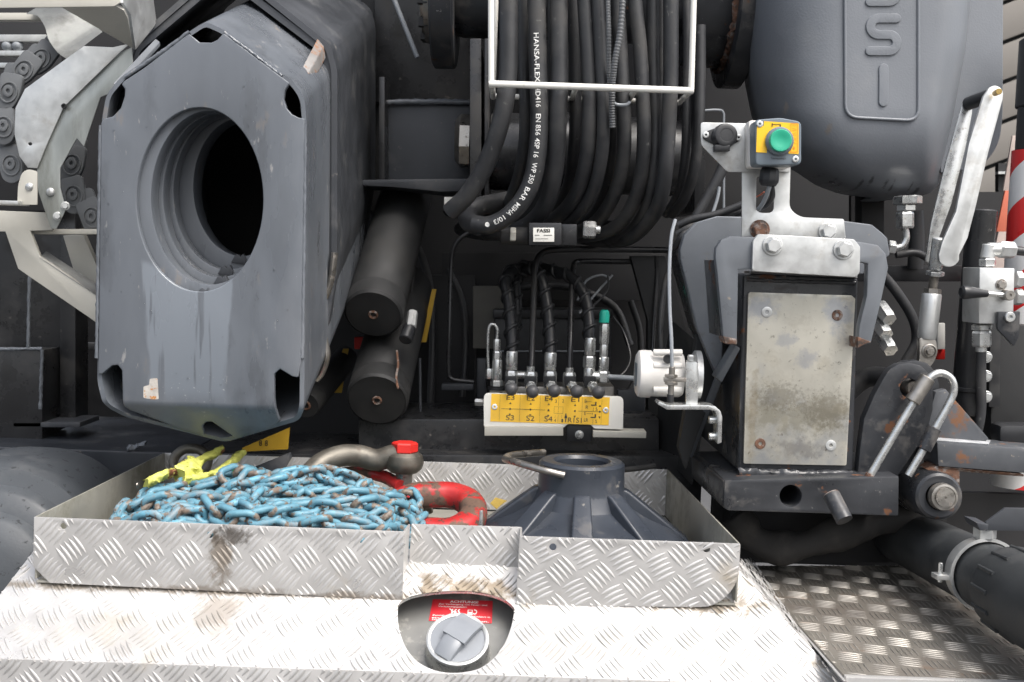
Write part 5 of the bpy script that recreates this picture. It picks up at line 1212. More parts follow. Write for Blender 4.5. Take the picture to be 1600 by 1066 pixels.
for a, b in (((-.02, -.15), (1.02, -.15)), ((1.02, -.15), (1.02, 1.15)), ((1.02, 1.15), (-.02, 1.15)), ((-.02, 1.15), (-.02, -.15))): add_line(bm, fm2, a, b, .012, 4)
prints('side_print', bm, M['oink'], olo)
bc = px(1217, 221, BY0)
lathe('button_collar', bc, (0, -1, 0), [(.0235, -.001), (.0235, .006), (.021, .0085), (.018, .009)], M['boxg'], bb, 36)
lathe('green_button', bc, (0, -1, 0), [(.019, .004), (.0188, .0135), (.0175, .0155), (.014, .0155), (.009, .0138), (0, .0132)], M['green'], bb, 36)
for (x, y) in ((1187, 194), (1243, 249)): screw(px(x, y, BY0 - .0005), (0, -1, 0), .0055, M['zinc'], bb)
bm = bmesh.new(); fm3 = quad(px(1204, 250, BY0 - .0004), px(1228, 250, BY0 - .0004), px(1228, 246, BY0 - .0004), px(1204, 246, BY0 - .0004)); add_text(bm, 'Telemecanique', fm3, 0, 0, 1, 1); prints('maker_print', bm, M['plas'], bb)
lathe('cable_gland', px(1203, 263, BY0 + .04), (-.05, 0, -1), [(.0, 0), (.014, 0), (.0165, .005), (.0175, .02), (.017, .024), (.013, .03), (.0, .031)], M['plas'], bb, 10)
for i, (P, mt, r, lb) in enumerate((([(1203, 290, 1.88), (1196, 310, 1.9), (1186, 326, 1.93), (1170, 338, 2.0)], 'cabg', 3.4, 'grey cable leaving the push-button box'), ([(1206, 290, 1.885), (1207, 308, 1.9), (1196, 322, 1.94), (1180, 330, 2.02)], 'plas', 4, 'black cable leaving the push-button box'), ([(1194, 300, 1.95), (1184, 307, 1.97), (1172, 310, 2.0)], 'orang', 1.2, 'thin orange wire behind the bracket slot'))):
    o = ptube('box_cable', P, r, M[mt], None, seg=8); tag(o, lb, 'cable')
# round capped socket
so = thing('capped_socket', 'black round capped socket screwed to the white bracket', 'socket', px(1133, 232, 1.9))
SY = JY - .027
plate('socket_flange', rnd([(1098, 210), (1104, 205), (1118, 200), (1148, 206), (1157, 213), (1157, 219), (1140, 230), (1138, 236), (1119, 234), (1116, 226), (1099, 217)], 4, 3), SY - .006, .006, M['plas'], so, b=.001)
lathe('socket_cap', px(1130, 214, SY - .004), (.12, -1, .06), [(.0215, 0), (.0212, .013), (.0198, .0185), (.0175, .0195), (.0118, .0193), (.0113, .0187), (0, .0189)], M['plas'], so, 36)
pbox('hinge_clip', 1117, 226, 1141, 236, SY - .024, .02, M['plas'], so, .002)
for (x, y) in ((1103, 211), (1154, 215)): screw(px(x, y, SY - .0065), (0, -1, 0), .0055, M['zinc'], so)
# ------------------------------------------------------------------ angle sensor
sn = thing('angle_sensor', 'white round angle sensor with small display window left of the jack', 'sensor', px(1035, 630, 2.0))
zs = Z(960, 480, 4.44)
sy = 2.0; szc = px(1035, 585, sy).z
xa, xb = px(*zs(150, 470), sy).x, px(*zs(470, 470), sy).x
lathe('sensor_cap', (xa, sy, szc), (1, 0, 0), [(0, 0), (.036, 0), (.0425, .004), (.044, .01), (.044, .026), (.0, .026)], M['sens'], sn, 40)
lathe('sensor_body', (xa + .024, sy, szc), (1, 0, 0), [(.038, 0), (.0415, .002), (.0415, xb - xa - .03), (.038, xb - xa - .024), (0, xb - xa - .024)], M['sens'], sn, 40)
for (y0, y1) in ((395, 420), (560, 585), (300, 330)): rod('rib', px(*zs(270, (y0 + y1) / 2), 1.965), px(*zs(470, (y0 + y1) / 2), 1.965), .006, M['sens'], sn, 10)
slab('display_window', [V((xa - .0008, sy - .017, szc + .02)), V((xa - .0008, sy + .012, szc + .02)), V((xa - .0008, sy + .012, szc - .022)), V((xa - .0008, sy - .017, szc - .022))], (-.001, 0, 0), M['boxg'], sn, b=0)
lathe('rear_disc', (xb + .012, sy, szc), (1, 0, 0), [(0, 0), (.03, 0), (.046, .01), (.046, .02), (0, .02)], M['galv'], sn, 32)
lathe('port', px(*zs(370, 360), 1.958), (0, -1, .1), [(.0085, 0), (.0085, .004), (.006, .004), (.006, .001), (0, .001)], M['plas'], sn, 16)
sk = thing('sensor_bracket', 'zinc plated L bracket and strap carrying the angle sensor', 'bracket', px(1090, 640, 1.97))
plate('strap', rnd([zs(498, 380), zs(520, 374), zs(560, 374), zs(580, 392), zs(578, 700), zs(496, 700)], [2, 4, 4, 4, 2, 2], 3), 1.945, .006, M['zinc'], sk, b=.002)
bolt(px(*zs(535, 375), 1.95), (0, 0, 1), .0075, M['zinc'], sk, h=.01)
plate('shelf', [zs(310, 655), zs(370, 680), zs(650, 680), zs(700, 688), zs(735, 720), zs(748, 760), zs(745, 940), zs(716, 950), zs(716, 770), zs(700, 722), zs(660, 712), zs(365, 712), zs(300, 675)], 1.93, .045, M['zinc'], sk, b=.0012)
for (x, y) in ((690, 780), (682, 895)): rod('cap_screw', px(*zs(722, y), 1.95), px(*zs(655, y + 2), 1.95), .0075, M['zinc'], sk)
pr_ = thing('proximity_switch', 'slim threaded switch with two nuts in front of the angle sensor', 'switch', px(1048, 628, 1.93))
rod('body', px(*zs(388, 660), 1.925), px(*zs(400, 415), 1.925), .0055, M['steel'], pr_); rod('tip', px(*zs(388, 662), 1.925), px(*zs(389, 605), 1.925), .006, M['plas'], pr_)
for (y) in (540, 490): hexn('nut', px(*zs(393, y), 1.925), (0, 0, 1), .0115, .006, M['steel'], pr_)
plate('arm_plate', [zs(345, 488), zs(500, 490), zs(500, 520), zs(345, 522)], 1.92, .01, M['steel'], pr_, b=.001)
o = ptube('sensor_cable', [(1050, 573, 1.925), (1049, 530, 1.93), (1046.5, 480, 1.95), (1046, 420, 1.98), (1049, 370, 2.02), (1055, 344, 2.05)], 2.9, M['cabg'], None, seg=8); tag(o, 'thin grey cable hanging down to the proximity switch', 'cable')
# cables behind the clamp
for i, (P, r, lb) in enumerate((([(1060, 352, 2.15), (1085, 342, 2.14), (1120, 335, 2.13), (1165, 318, 2.12)], 6, 'upper black cable draped over the outer clamp'), ([(1058, 366, 2.14), (1080, 355, 2.13), (1110, 348, 2.14), (1160, 330, 2.14)], 5.5, 'middle black cable draped over the outer clamp'), ([(1056, 386, 2.14), (1068, 368, 2.12), (1085, 360, 2.14)], 6, 'short black cable tucked behind the outer clamp'), ([(1133, 250, 2.2), (1125, 272, 2.2), (1105, 310, 2.2), (1088, 340, 2.2)], 9, 'thick black sleeve hanging below the socket'), ([(1124, 292, 2.16), (1121, 310, 2.16), (1113, 335, 2.16)], 2.6, 'thin grey wire below the socket plate'))):
    o = ptube('black_cable', P, r, M['rub'] if i < 4 else M['cabg'], None, seg=10); tag(o, lb, 'cable')
o = ptube('wire_loop', [(1098, 173, 2.35), (1120, 172, 2.35), (1130, 176, 2.35), (1131, 200, 2.35), (1131, 330, 2.35)], 2, M['cabg'], None, seg=8, res=4); tag(o, 'bent grey wire bracket behind the socket plate', 'wire')
# ------------------------------------------------------------------ moulded tank
tk = thing('moulded_tank', 'big dark grey moulded plastic tank with embossed lettering', 'tank', px(1370, 300, 2.3))
bm = bmesh.new(); NX, NZ = 44, 44; grid = []
TKY = 2.2
def tank_edge(y):     # left and right outline (photo px) at photo row y
    L = [(-160, 1160), (0, 1161), (120, 1168), (180, 1180), (230, 1203), (265, 1238), (290, 1275), (303, 1310), (309, 1350)]
    Rr = [(-160, 1524), (0, 1517), (75, 1509), (180, 1490), (255, 1475), (290, 1466), (303, 1452), (307, 1430), (309, 1400)]
    def it(A):
        for (a, b), (c, d) in zip(A, A[1:]):
            if y <= c: return b + (d - b) * (y - a) / (c - a)
        return A[-1][1]
    return it(L), it(Rr)
for j in range(NZ + 1):
    y = -160 + 469 * (1 - (1 - j / NZ) ** 1.7); a, b = tank_edge(y); row = []
    vq = max(0, (y - 170) / 139); back = .16 * (1 - math.sqrt(max(0, 1 - vq * vq)))
    for i in range(NX + 1):
        u = i / NX; s = 2 * u - 1
        sl_ = max(0, (-s + .05) / 1.05); sr = max(0, (s - .72) / .28)
        dep = .3 * (1 - math.sqrt(max(0, 1 - sl_ ** 2.2))) + .1 * (1 - math.sqrt(max(0, 1 - sr ** 2))) + back
        uu = .5 + .5 * (math.copysign(abs(s) ** .9, s))
        row.append(bm.verts.new(px(a + (b - a) * uu, y, TKY + dep)))
    grid.append(row)
for A, B in zip(grid, grid[1:]):
    for i in range(NX): bm.faces.new((A[i], A[i + 1], B[i + 1], B[i]))
# close the shell: sides, bottom and back
edge = [grid[0][0]] and [r[0] for r in grid] + grid[-1][1:] + [r[-1] for r in reversed(grid[:-1])]
bk3 = [bm.verts.new(V((v.co.x * (2.55 / v.co.y) ** .3, 2.55, v.co.z + .0))) for v in edge]
for i in range(len(edge) - 1): bm.faces.new((edge[i], edge[i + 1], bk3[i + 1], bk3[i]))
_rt = random.Random(3); _q = lambda x, y: (px(x, y, 2.25).x, px(x, y, 2.25).z)
tank_s = stained(M['tank'], 'wet_tank_plastic', [(*_q(x, y), .003 + .003 * _rt.random(), .012, (.03, .032, .036), 60, .85) for x, y in ((1318, 283), (1328, 290), (1352, 288), (1366, 282), (1390, 286), (1402, 290), (1432, 290), (1445, 296), (1300, 276))] + [(*_q(1287, 205), .006, .014, (.2, .17, .14), 60, .7), (*_q(1232, 165), .004, .016, (.25, .22, .19), 60, .7)])
mesh_obj('tank_body', bm, tank_s, tk, 60)
plate('tank_shoulder', rnd([(1470, -200), (1568, -200), (1567, 180), (1562, 225), (1535, 262), (1470, 270)], [2, 20, 10, 25, 25, 2], 5), 2.3, .3, M['tank'], tk, b=.02, seg=4)
rp = rnd([(1320, -80), (1435, -80), (1435, 189), (1321, 183)], [1, 1, 20, 20], 6)
def ribbon(name, pts, hw, Y, mt, parent, rise=.002, closed=False):
    bm = bmesh.new(); C = catmull([px(*p, Y) for p in pts], 6); add_tube(bm, C, hw * Y / FPX, 10, sx=1, sy=.28 if False else 1); return mesh_obj(name, bm, mt, parent, 60)
bmP = [px(*p, TKY - .0008) for p in rp]
bm = bmesh.new(); add_tube(bm, bmP + [bmP[0]], .0032, 8); mesh_obj('panel_bead', bm, M['tank'], tk, 60)
def glyph(name, pts, w, Y=TKY):
    """embossed stroke: rounded ribbon raised from the tank wall, with a bead outline"""
    P = [V((x, y)) for x, y in pts]; n = len(P); Lf, Rt = [], []
    for i in range(n):
        t = (P[min(i + 1, n - 1)] - P[max(i - 1, 0)]).normalized(); nn = V((-t.y, t.x)); Lf.append(P[i] + nn * w); Rt.append(P[i] - nn * w)
    t0 = (P[0] - P[1]).normalized(); t1 = (P[-1] - P[-2]).normalized()
    cap0 = [P[0] + Matrix.Rotation(rad(90 - 180 * k / 6), 2) @ (t0 * w) for k in range(1, 6)]
    cap1 = [P[-1] + Matrix.Rotation(rad(90 - 180 * k / 6), 2) @ (t1 * w) for k in range(1, 6)]
    def ordr(c, a): return c if (c[0] - a).length < (c[-1] - a).length else c[::-1]
    loop = Lf + ordr(cap1, Lf[-1]) + Rt[::-1] + ordr(cap0, Rt[0])
    pts3 = [px(p.x, p.y, Y - .0035) for p in loop]
    slab(name, pts3, (0, .006, 0), M['tank'], tk, b=.0022, seg=3)
g1 = [qa(x, y) for x, y in ((965, 75), (900, 75))]; 
def arc(cx, cy, r, a0, a1, n=10): return [(cx + r * math.cos(rad(a0 + (a1 - a0) * k / n)), cy + r * math.sin(rad(a0 + (a1 - a0) * k / n))) for k in range(n + 1)]
S_ = [(962, 76), (895, 76)] + arc(888, 110, 34, 270, 90, 12) + [(900, 144), (925, 144)] + arc(930, 178, 34, -90, 90, 12) + [(920, 212), (852, 212)]
glyph('embossed_letter', [qa(x, y) for x, y in S_], 7.4)
glyph('embossed_letter', [qa(x, y - 205) for x, y in S_], 7.4)
glyph('embossed_letter', [qa(909, 284), qa(909, 350), qa(908, 424)], 7.6)
# drain fitting under the tank
dfz = thing('tank_drain_fitting', 'zinc drain fitting with elbow pipe below the tank', 'fitting', px(1416, 310, 2.25))
def vfit(parent, x, yt, yb, rpx, Y, kind='hex', mt='zinc', ph=.2):
    a, b = px(x, yb, Y), px(x, yt, Y); r = rpx * Y / FPX
    if kind == 'hex': return hexn('nut', a, b - a, r, (b - a).length, M[mt], parent, phase=ph)
    return rod('sleeve', a, b, r, M[mt], parent)
vfit(dfz, 1418, 306, 320, 22, 2.25, ph=.1); vfit(dfz, 1416, 320, 330, 15.5, 2.25, ph=.4); vfit(dfz, 1414, 331, 357, 14, 2.25)
ptube('elbow_pipe', [(1414, 356, 2.25), (1416, 372, 2.25), (1410, 384, 2.25), (1398, 388, 2.25)], 5.5, M['zinc'], dfz); hexn('pipe_nut', px(1398, 388, 2.25), (-1, 0, .1), .015, .016, M['zinc'], dfz)
# ------------------------------------------------------------------ lever arms and turnbuckle
za = Z(1400, 120, 3.33)
la = thing('lever_linkage', 'pair of galvanised lever arms joined by a black spacer', 'linkage', px(1475, 420, 2.0))
fa = arc(1554.6, 147, 13, -160, 0, 8) + [(1567, 155), (1544, 240), (1525, 322), (1512, 372), (1499, 398)] + arc(1483, 400, 17, 20, 150, 8) + [(1467, 398), (1473, 377), (1494, 330), (1514, 225), (1537, 150)]
plate('front_arm', fa, 1.98, .008, M['galv'], la, b=.0015)
ba = [(1506, 160), (1511, 155), (1520, 156), (1519, 178), (1508, 235), (1487, 318), (1471, 362), (1452, 412), (1446, 408), (1455, 348), (1478, 255), (1503, 165)]
plate('rear_arm', ba, 2.07, .006, M['zinc'], la, b=.0015)
rod('spacer', px(1551, 148, 1.988), px(1513, 162, 2.07), .0125, M['plas'], la); rod('pivot_pin', px(1555, 146, 1.972), px(1561, 143, 1.95), .0055, M['brass'], la)
tb = thing('turnbuckle', 'zinc plated turnbuckle between lever arms and hinge plate', 'turnbuckle', px(1450, 560, 2.02))
a, b = px(1468, 372, 2.01), px(1461, 421, 2.02); rod('fork', b, a, .0125, M['zinc'], tb)
hexn('lock_nut', px(1460.5, 431, 2.02), a - b, .0165, .0085, M['zinc'], tb); 
bm = bmesh.new(); ta, tb_ = px(1460, 431, 2.02), px(1457, 452, 2.02); add_tube(bm, [ta + (tb_ - ta) * (i / 26) for i in range(27)], [.0088 if i % 2 else .0078 for i in range(27)], 12); mesh_obj('threaded_rod', bm, M['steel'], tb, 60)
hexn('collar_nut', px(1456.5, 459, 2.02), ta - tb_, .0155, .0095, M['steel'], tb)
a, b = px(1456, 459, 2.02), px(1448, 530, 2.02)
lathe('sleeve', b, a - b, [(0, 0), (.0155, 0), (.0175, .006), (.0178, (a - b).length - .003), (.0165, (a - b).length), (0, (a - b).length)], M['galv'], tb, 32)
plate('eye', rnd([(1436, 527), (1463, 530), (1466, 550), (1460, 566), (1448, 580), (1434, 576), (1437, 556)], 6, 4), 2.01, .014, M['steel'], tb, b=.002)
bolt(px(1452, 549, 2.009), (0, -1, 0), .0075, M['steel'], tb); lathe('eye_bush', px(1452, 549, 2.009), (0, -1, 0), [(.014, 0), (.014, .002), (.0115, .003), (.0108, .001)], M['steel'], tb, 24)
# ------------------------------------------------------------------ hinge plate with U pin, gusset, bar and barrel
hg = thing('hinge_plate', 'chipped black hinge plate with a round hole beside the jack', 'hinge', px(1390, 745, 1.93))
HGY = 1.94
hp_ = [(1340, 746), (1344, 700), (1350, 655), (1366, 618), (1380, 592), (1390, 577), (1404, 569), (1422, 567), (1440, 572), (1452, 585), (1458, 605), (1458, 640), (1449, 676), (1402, 746)]
plate('plate_body', hp_, HGY, .025, M['jack'], hg, [ell(1421, 607, 14.5, 15, 24)], b=.003)
plate('rear_plate', [(x + 10, y - 4) for x, y in hp_], HGY + .05, .025, M['jack'], hg, b=.003)
lathe('pin_end', px(1424, 606, HGY + .02), (0, -1, 0), [(0, .02), (.013, .02), (.0145, .016), (.0145, -.02)], M['steel'], hg, 24)
plate('gusset', [(1462, 612), (1478, 608), (1546, 686), (1540, 690), (1452, 684), (1448, 660)], HGY + .02, .02, M['bar'], hg, b=.003)
up = thing('locking_pin', 'bent U-shaped zinc locking pin hooked through the hinge plate', 'locking pin', px(1361, 742, 1.9))
UY = 1.905
ptube('pin_rod', [(1361, 741, UY), (1396, 681, UY), (1430, 624, UY), (1449, 595, UY), (1459, 586, UY), (1470, 583, UY), (1482, 588, UY), (1489, 598, UY), (1490, 612, UY), (1484, 628, UY), (1466, 661, UY), (1443, 702, UY), (1419, 743, UY)], 6, M['zinc'], up, seg=16)
rod('collar', px(1425, 628, UY), px(1450, 590, UY), .0135, M['steel'], up); rod('sleeve', px(1443, 703, UY), px(1461, 668, UY), .0125, M['jack'], up); hexn('end_nut', px(1357, 748, UY), px(1361, 741, UY) - px(1357, 748, UY), .0088, .009, M['rust'], up)
rb = thing('support_bar', 'horizontal black square support bar with rusty underside', 'bar', px(1530, 735, 1.95))
plate('bar_body', [(1464, 691), (1680, 706), (1680, 746), (1466, 729)], 1.92, .09, M['bar'], rb, b=.004)
slab('rust_edge', [px(1466, 729.5, 1.921), px(1600, 741.5, 1.921), px(1600, 745, 1.93), px(1466, 734, 1.93)], (0, .07, 0), M['rust'], rb, b=.001)
slab('top_weld', [px(1463, 688, 1.925), px(1545, 694, 1.925), px(1548, 688, 1.98), px(1462, 681, 1.98)], (0, .004, -.006), mat('chalky_weld', (.35, .36, .37), .6, 0, .3, 40), rb, b=.001)
bl = thing('hinge_barrel', 'short black hinge barrel with a bright steel pin end', 'barrel', px(1468, 800, 1.95))
a, b = px(1468, 776, 1.88), px(1415, 758, 2.06)
lathe('barrel', a, b - a, [(.024, .001), (.036, 0), (.0405, .004), (.042, .01), (.042, .19), (.036, .195)], M['jack'], bl, 40)
pa = px(1475, 777, 1.865); dax = (a - b).normalized()
lathe('pin_head', pa, dax, [(.024, -.012), (.024, .0), (.0225, .004), (.019, .0045), (.0185, .003), (.0165, .003), (.016, .0065), (.002, .0068), (.0015, .004), (0, .004)], M['steel'], bl, 32)
plate('barrel_lug', [(1464, 728), (1500, 732), (1500, 770), (1480, 745), (1450, 735)], 1.925, .05, M['rust'], bl, b=.003)
# ------------------------------------------------------------------ valve block at far right
zv = Z(1360, 360, 4.1)
vk = thing('ball_valve_block', 'bare aluminium ball valve block with a black lever handle', 'valve', px(1550, 510, 1.98))
VB = 1.95
plate('block_face', [zv(700, 238), zv(925, 243), zv(915, 600), zv(695, 598)], VB, .075, M['galv'], vk, b=.002)
vfit(vk, 1543, 404, 416, 13, VB + .035); a, b = px(1542, 404, VB + .035), px(1546, 386, VB + .035)
rod('elbow_riser', a, b + V((0, 0, .004)), .0125, M['galv'], vk); rod('elbow_arm', px(1543, 390, VB + .035), px(1565, 390, VB + .035), .0125, M['galv'], vk); hexn('elbow_nut', px(1561, 390, VB + .035), (1, 0, -.03), .0155, .028, M['galv'], vk)
for y in (437, 464): hexn('side_nut', px(1586, y, VB + .03), (1, 0, 0), .0155, .012, M['galv'], vk); 
for y in (437, 464): hexn('side_nut', px(1594, y, VB + .03), (1, 0, 0), .0135, .06, M['galv'], vk, phase=.3)
vfit(vk, 1534, 507, 516, 16, VB + .035); vfit(vk, 1534, 517, 542, 15, VB + .035); vfit(vk, 1533, 542, 550, 8.5, VB + .035, 'cyl')
bolt(px(1564, 445, VB - .0), (0, -1, 0), .0078, M['steel'], vk); lathe('spindle', px(1570, 461, VB), (0, -1, 0), [(.0095, 0), (.0095, .02), (.008, .022), (.003, .022), (.0028, .019), (0, .019)], M['steel'], vk, 24)
la_, lb_ = px(1543, 459, VB - .012), px(1498, 456, VB - .02)
rod('handle_rod', px(1568, 461, VB - .012), la_, .0042, M['zinc'], vk)
lathe('handle_grip', la_, lb_ - la_, [(0, 0), (.0065, .001), (.0075, .01), (.0115, .036), (.0125, .044), (.0115, .049), (.0075, .0515), (.006, .051), (0, .051)], M['plas'], vk, 28)
o = ptube('valve_hose', [(1567, 389, 1.985), (1600, 393, 1.985), (1680, 400, 1.985)], 7, M['rub'], None); tag(o, 'short black hose leaving the valve block elbow', 'hose')
o = ptube('valve_hose', [(1533, 548, 1.985), (1533, 600, 1.985), (1533, 640, 1.985), (1528, 672, 1.99), (1520, 700, 2.0)], 7.5, M['rub'], None); tag(o, 'grey hose dropping from the valve block to the support bar', 'hose')
vt = thing('valve_tab', 'black triangular tab bolted under the valve block', 'bracket', px(1577, 530, 1.94))
plate('tab_plate', [zv(820, 522), zv(960, 520), zv(955, 680), zv(920, 742), zv(815, 632)], VB - .012, .01, M['jack'], vt, b=.0015); lathe('cap_screw', px(*zv(887, 555), VB - .012), (0, -1, 0), [(.009, 0), (.009, .006), (.008, .007), (.004, .007), (.004, .003), (0, .003)], M['zinc'], vt, 20)
# black post, board behind it, striped pole
po = thing('black_post', 'black upright round post between linkage and valve block', 'post', px(1508, 650, 2.1))
a, b = px(1535, 328, 2.12), px(1508, 648, 2.12); rod('post_tube', b, a, .028, M['black'], po, 32, .1); lathe('base_ring', b + V((0, 0, .045)), a - b, [(.028, 0), (.031, .002), (.031, .008), (.028, .01)], M['black'], po, 32)
rp_ = thing('rear_post', 'dusty black square post behind the valve block hose', 'post', px(1580, 690, 2.1))
plate('post_body', [(1550, 505), (1660, 512), (1660, 690), (1548, 690)], 2.08, .1, M['blackd'], rp_, b=.003); plate('mounting_strip', [(1548, 505), (1564, 506), (1562, 636), (1545, 636)], 2.06, .02, M['black'], rp_, b=.001)
for y in (558, 588, 620): bolt(px(1541, y, 2.05), (0, -1, 0), .0085, M['zinc'], rp_)
o = pbox('black_pipe_stub', 1562, 664, 1680, 694, 1.99, .05, M['plas'], None, .012); tag(o, 'black stub pipe resting above the support bar', 'pipe')
sp_ = thing('striped_marker_pole', 'red and white striped pole with black top at the picture edge', 'marker pole', px(1612, 420, 2.2))
pc = px(1616, 330, 2.2); R_ = .05
def rodz(nm, y0, y1, r, mt): 
    zt, zb = px(1616, y0, 2.2).z, px(1616, y1, 2.2).z; return lathe(nm, (pc.x, 2.2, zb), (0, 0, 1), [(r * .97, 0), (r, .002), (r, zt - zb - .004), (r * .9, zt - zb)], M[mt], sp_, 40)
rodz('black_sleeve', 60, 168, R_ * .96, 'plas'); rodz('black_neck', 166, 236, R_ * .86, 'plas'); rodz('top_knob', 38, 62, R_ * .3, 'steel')
zt, zb = px(1616, 236, 2.2).z, px(1616, 760, 2.2).z
for k in range(12):
    bm = bmesh.new(); rows = []
    for i in range(29):
        a = 2 * math.pi * i / 28; h0 = k * .075 + .075 * 3 * i / 28 - .225
        z0, z1 = min(max(zb + h0, zb), zt), min(max(zb + h0 + .075, zb), zt)
        rows.append((bm.verts.new((pc.x + R_ * .98 * math.cos(a + 2.2), 2.2 + R_ * .98 * math.sin(a + 2.2), z0)), bm.verts.new((pc.x + R_ * .98 * math.cos(a + 2.2), 2.2 + R_ * .98 * math.sin(a + 2.2), z1))))
    for A, B in zip(rows, rows[1:]): bm.faces.new((A[0], B[0], B[1], A[1]))
    bmesh.ops.dissolve_degenerate(bm, dist=1e-6, edges=bm.edges[:])
    mesh_obj('stripe', bm, M['redp'] if k % 2 else M['whitep'], sp_, 60)
hz = thing('hazard_board', 'leaning red and white hazard board behind the black post', 'board', px(1560, 400, 2.35))
for i, (y0, y1) in enumerate(((212, 298), (298, 362), (362, 440))):
    f = lambda y: (1583 - (y - 220) * .16)
    plate('board_band', [(f(y0) - (0 if i else 2), y0), (1640, y0), (1640, y1), (f(y1) - 3, y1)], 2.36, .006, M['orang'] if i == 1 else mat('board_white%d' % i, (.5, .42, .38), .5), hz, b=.0005)
# ------------------------------------------------------------------ floor plate, duct, sleeve, bracket
fl = thing('checker_floor_plate', 'dirty aluminium checker floor plate below the duct', 'floor plate', (.7, 1.8, FZ))
fpz = [pz(1318, 1054, FZ), pz(1900, 1074, FZ), pz(1760, 884, FZ), pz(1164, 884, FZ)]
y_b = max(p.y for p in fpz); 
aluf2 = M['aluf']
slab('floor_sheet', fpz, (0, 0, -.003), aluf2, fl, b=.0004)
tread(fpz, fl, mat('worn_tread_aluminium', (.38, .36, .325), .36, .65, .2, 9, [((.09, .08, .07), .54, 4, .2, .7, .2), ((.2, .1, .05), .68, 9, .12, .8, 0)], .03, 150), pitch=.062, turn=45 - 8, h=.0014, w=.0034)
ep = [V(fpz[0]) + V((0, -.001, .001)), V(fpz[1]) + V((0, -.001, .001))]
slab('edge_angle', [ep[0], ep[1], ep[1] + V((0, -.012, .0)), ep[0] + V((0, -.012, .0))], (0, 0, -.12), M['alu'], fl, b=.001)
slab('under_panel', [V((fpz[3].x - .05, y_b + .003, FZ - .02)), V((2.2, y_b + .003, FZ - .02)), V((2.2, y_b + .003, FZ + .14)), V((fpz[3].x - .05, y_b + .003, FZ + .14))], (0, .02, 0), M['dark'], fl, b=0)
dc = thing('air_duct', 'thick black rubber air duct running back under the support bar', 'duct', px(1500, 930, 1.7))
D = [px(1412, 836, 2.12), px(1480, 868, 1.9), px(1543, 900, 1.74), px(1588, 926, 1.66)]
ddir = (D[3] - D[1]).normalized()
rad_d = 54 * 1.74 / FPX
rod('duct_tube', D[0] + (D[0] - D[1]) * .3, D[2] + ddir * .075, rad_d, M['duct'], dc, 40, .05)
e0 = D[2] + ddir * .05
lathe('cuff', e0, ddir, [(rad_d, 0), (rad_d * 1.03, .002), (rad_d * 1.05, .012), (rad_d * 1.03, .02), (rad_d * 1.12, .026), (rad_d * 1.22, .03), (rad_d * 1.26, .05), (rad_d * 1.3, .6), (rad_d * .9, .61)], M['duct'], dc, 48)
uu = ddir.orthogonal().normalized(); ww = ddir.cross(uu)
for k in range(14):
    a = 2 * math.pi * k / 14; n_ = uu * math.cos(a) + ww * math.sin(a)
    tube('cuff_rib', [e0 + ddir * .035 + n_ * rad_d * 1.23, e0 + ddir * .085 + n_ * rad_d * 1.27], .0035, M['duct'], dc, res=1, seg=8)
kl = thing('duct_clamp', 'pale zinc band clamp round the black air duct', 'clamp', px(1524, 950, 1.74))
k0 = D[2] - ddir * .03
lathe('band', k0, ddir, [(rad_d * 1.005, 0), (rad_d * 1.045, 0), (rad_d * 1.05, .001), (rad_d * 1.05, .024), (rad_d * 1.1, .0255), (rad_d * 1.1, .028), (rad_d * 1.005, .028)], M['galv'], kl, 56)
top_n = (V((0, 0, 1)) - ddir * ddir.z).normalized()
hexn('top_nut', k0 + ddir * .014 + top_n * rad_d * 1.04, top_n, .018, .022, M['galv'], kl)
sd_ = (V((-1, 0, 0)) - ddir * (-ddir.x)).normalized()
ear = k0 + ddir * .014 + sd_ * rad_d * 1.0 - top_n * rad_d * .18
slab('ear', [ear + ddir * -.012, ear + ddir * .012, ear + ddir * .012 + sd_ * .026, ear + ddir * -.012 + sd_ * .026], top_n * .008, M['galv'], kl, b=.001); rod('ear_screw', ear + sd_ * .016 - top_n * .006, ear + sd_ * .016 + top_n * .026, .0035, M['zinc'], kl)
kb = thing('duct_hanger', 'dark grey folded hanger plate above the duct clamp', 'hanger', px(1580, 830, 1.75))
plate('hanger_face', [(1539, 829), (1541, 816), (1571, 794), (1700, 796), (1700, 832)], 1.74, .006, M['greyd'], kb, b=.001)
slab('hanger_flange', [px(1526, 817, 1.72), px(1545, 820, 1.72), px(1543, 830, 1.72), px(1531, 829, 1.72)], (0, .05, 0), M['greyd'], kb, b=.001)
# draped sleeve under the jack
dsl = thing('cloth_sleeve', 'wrinkled black cloth sleeve hanging under the jack base', 'sleeve', px(1280, 870, 2.0))
bm = bmesh.new(); C = catmull([px(*p) for p in ((1150, 806, 2.06), (1175, 840, 2.05), (1215, 856, 2.04), (1260, 850, 2.03), (1320, 830, 2.03), (1390, 810, 2.04), (1440, 800, 2.06))], 16)
add_tube(bm, C, [.03 + .004 * math.sin(i * .23) for i in range(len(C))], 28)
for v in bm.verts: v.co += V((noise.noise(v.co * 22), noise.noise(v.co * 24 + V((4, 0, 0))), noise.noise(v.co * V((60, 20, 30)) if False else v.co * 40))) * .0035
mesh_obj('sleeve_cloth', bm, M['cloth'], dsl, 80)
o = pbox('jack_underside', 1140, 780, 1480, 880, 2.14, .2, M['dark'], None, .003); tag(o, 'dark shadowed steel block under the outrigger jack', 'block')
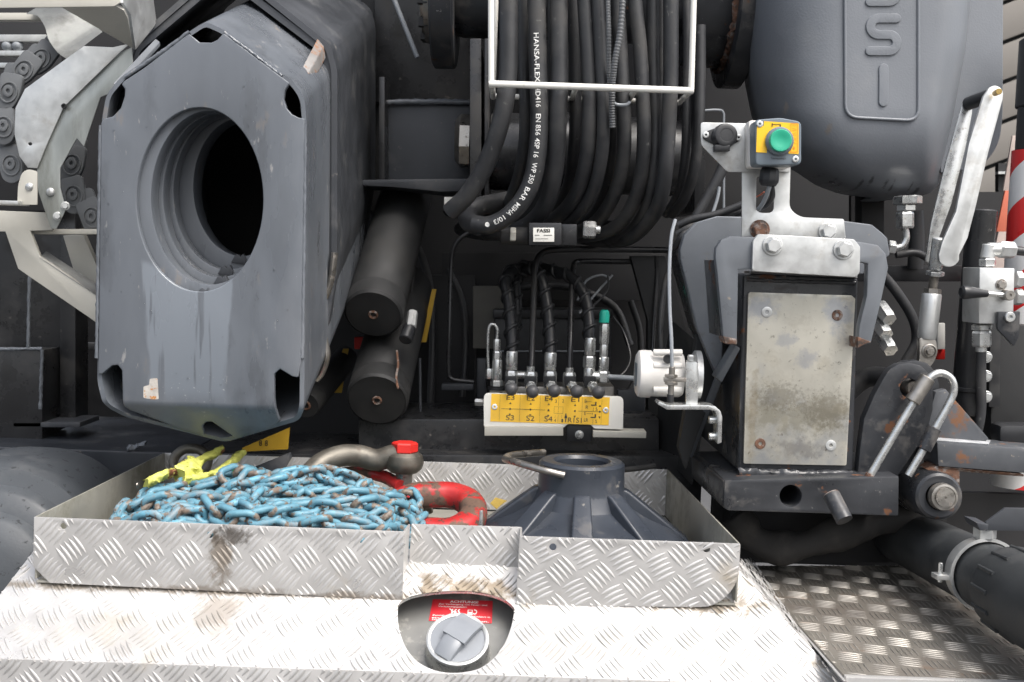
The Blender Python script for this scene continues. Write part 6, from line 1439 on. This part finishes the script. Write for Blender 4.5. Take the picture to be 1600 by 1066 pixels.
# small fittings between jack and turnbuckle
bf = thing('bulkhead_fittings', 'cluster of zinc hex fittings poking out beside the jack', 'fitting', px(1385, 540, 2.15))
for (x0, y0, x1, y1) in ((1374, 478, 1390, 500), (1368, 500, 1385, 524), (1378, 525, 1392, 548)):
    a, b = px(x0, y0, 2.12), px(x1, y1, 2.08); hexn('hex_cap', a, b - a, .0155, (b - a).length, M['zinc'], bf, phase=.3)
for i, (P, r, mt, lb) in enumerate((([(1375, 425, 2.3), (1400, 455, 2.3), (1425, 495, 2.3), (1432, 530, 2.3), (1418, 560, 2.3), (1398, 590, 2.3)], 8, 'rub', 'black hose curving behind the zinc hex fittings'), ([(1430, 330, 2.4), (1432, 380, 2.4), (1430, 420, 2.4)], 12, 'rub', 'black hose end hanging behind the tank drain'), ([(1400, 398, 2.35), (1430, 395, 2.35), (1452, 405, 2.35)], 6, 'rub', 'short black hose crossing behind the fork'), ([(1300, 640, 2.4), (1350, 592, 2.4), (1400, 592, 2.35)], 16, 'rub', 'thick dark hose behind the hinge plate'))):
    o = ptube('black_hose', P, r, M[mt], None, seg=10); tag(o, lb, 'hose')
o = pbox('white_clip_tag', 1465, 505, 1477, 546, 2.2, .01, M['white'], None, .002); tag(o, 'small white tag behind the turnbuckle', 'tag'); o = pbox('red_clip_tag', 1464, 546, 1477, 562, 2.21, .01, M['red'], None, .002); tag(o, 'small red tag just below the white one behind the turnbuckle', 'tag')
rs = thing('rear_crossmember', 'black crossmember behind tank fittings and hinge', 'crossmember', px(1420, 420, 2.6))
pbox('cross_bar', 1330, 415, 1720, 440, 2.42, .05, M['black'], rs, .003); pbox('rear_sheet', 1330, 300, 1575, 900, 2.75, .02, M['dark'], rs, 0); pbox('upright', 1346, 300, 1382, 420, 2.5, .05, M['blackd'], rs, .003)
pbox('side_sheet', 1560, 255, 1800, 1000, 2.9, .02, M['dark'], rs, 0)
for y in (268, 318): pbox('ledge', 1560, y, 1800, y + 4, 2.88, .02, M['galv'], rs, 0)
# far building with panel joints
bw = thing('clad_building', 'beige clad building wall beyond the tank', 'building', px(1600, 270, 9))
for k in range(7):
    y0 = -130 + k * 62; plate('cladding_board', [(1480, y0 + 48), (1800, y0 - 76), (1800, y0 - 20), (1480, y0 + 103)], 7.0, .05, M['wall'], bw, b=.004)
plate('backing', [(1470, -300), (1850, -400), (1850, 420), (1470, 420)], 7.08, .1, M['blackd'], bw, b=0)
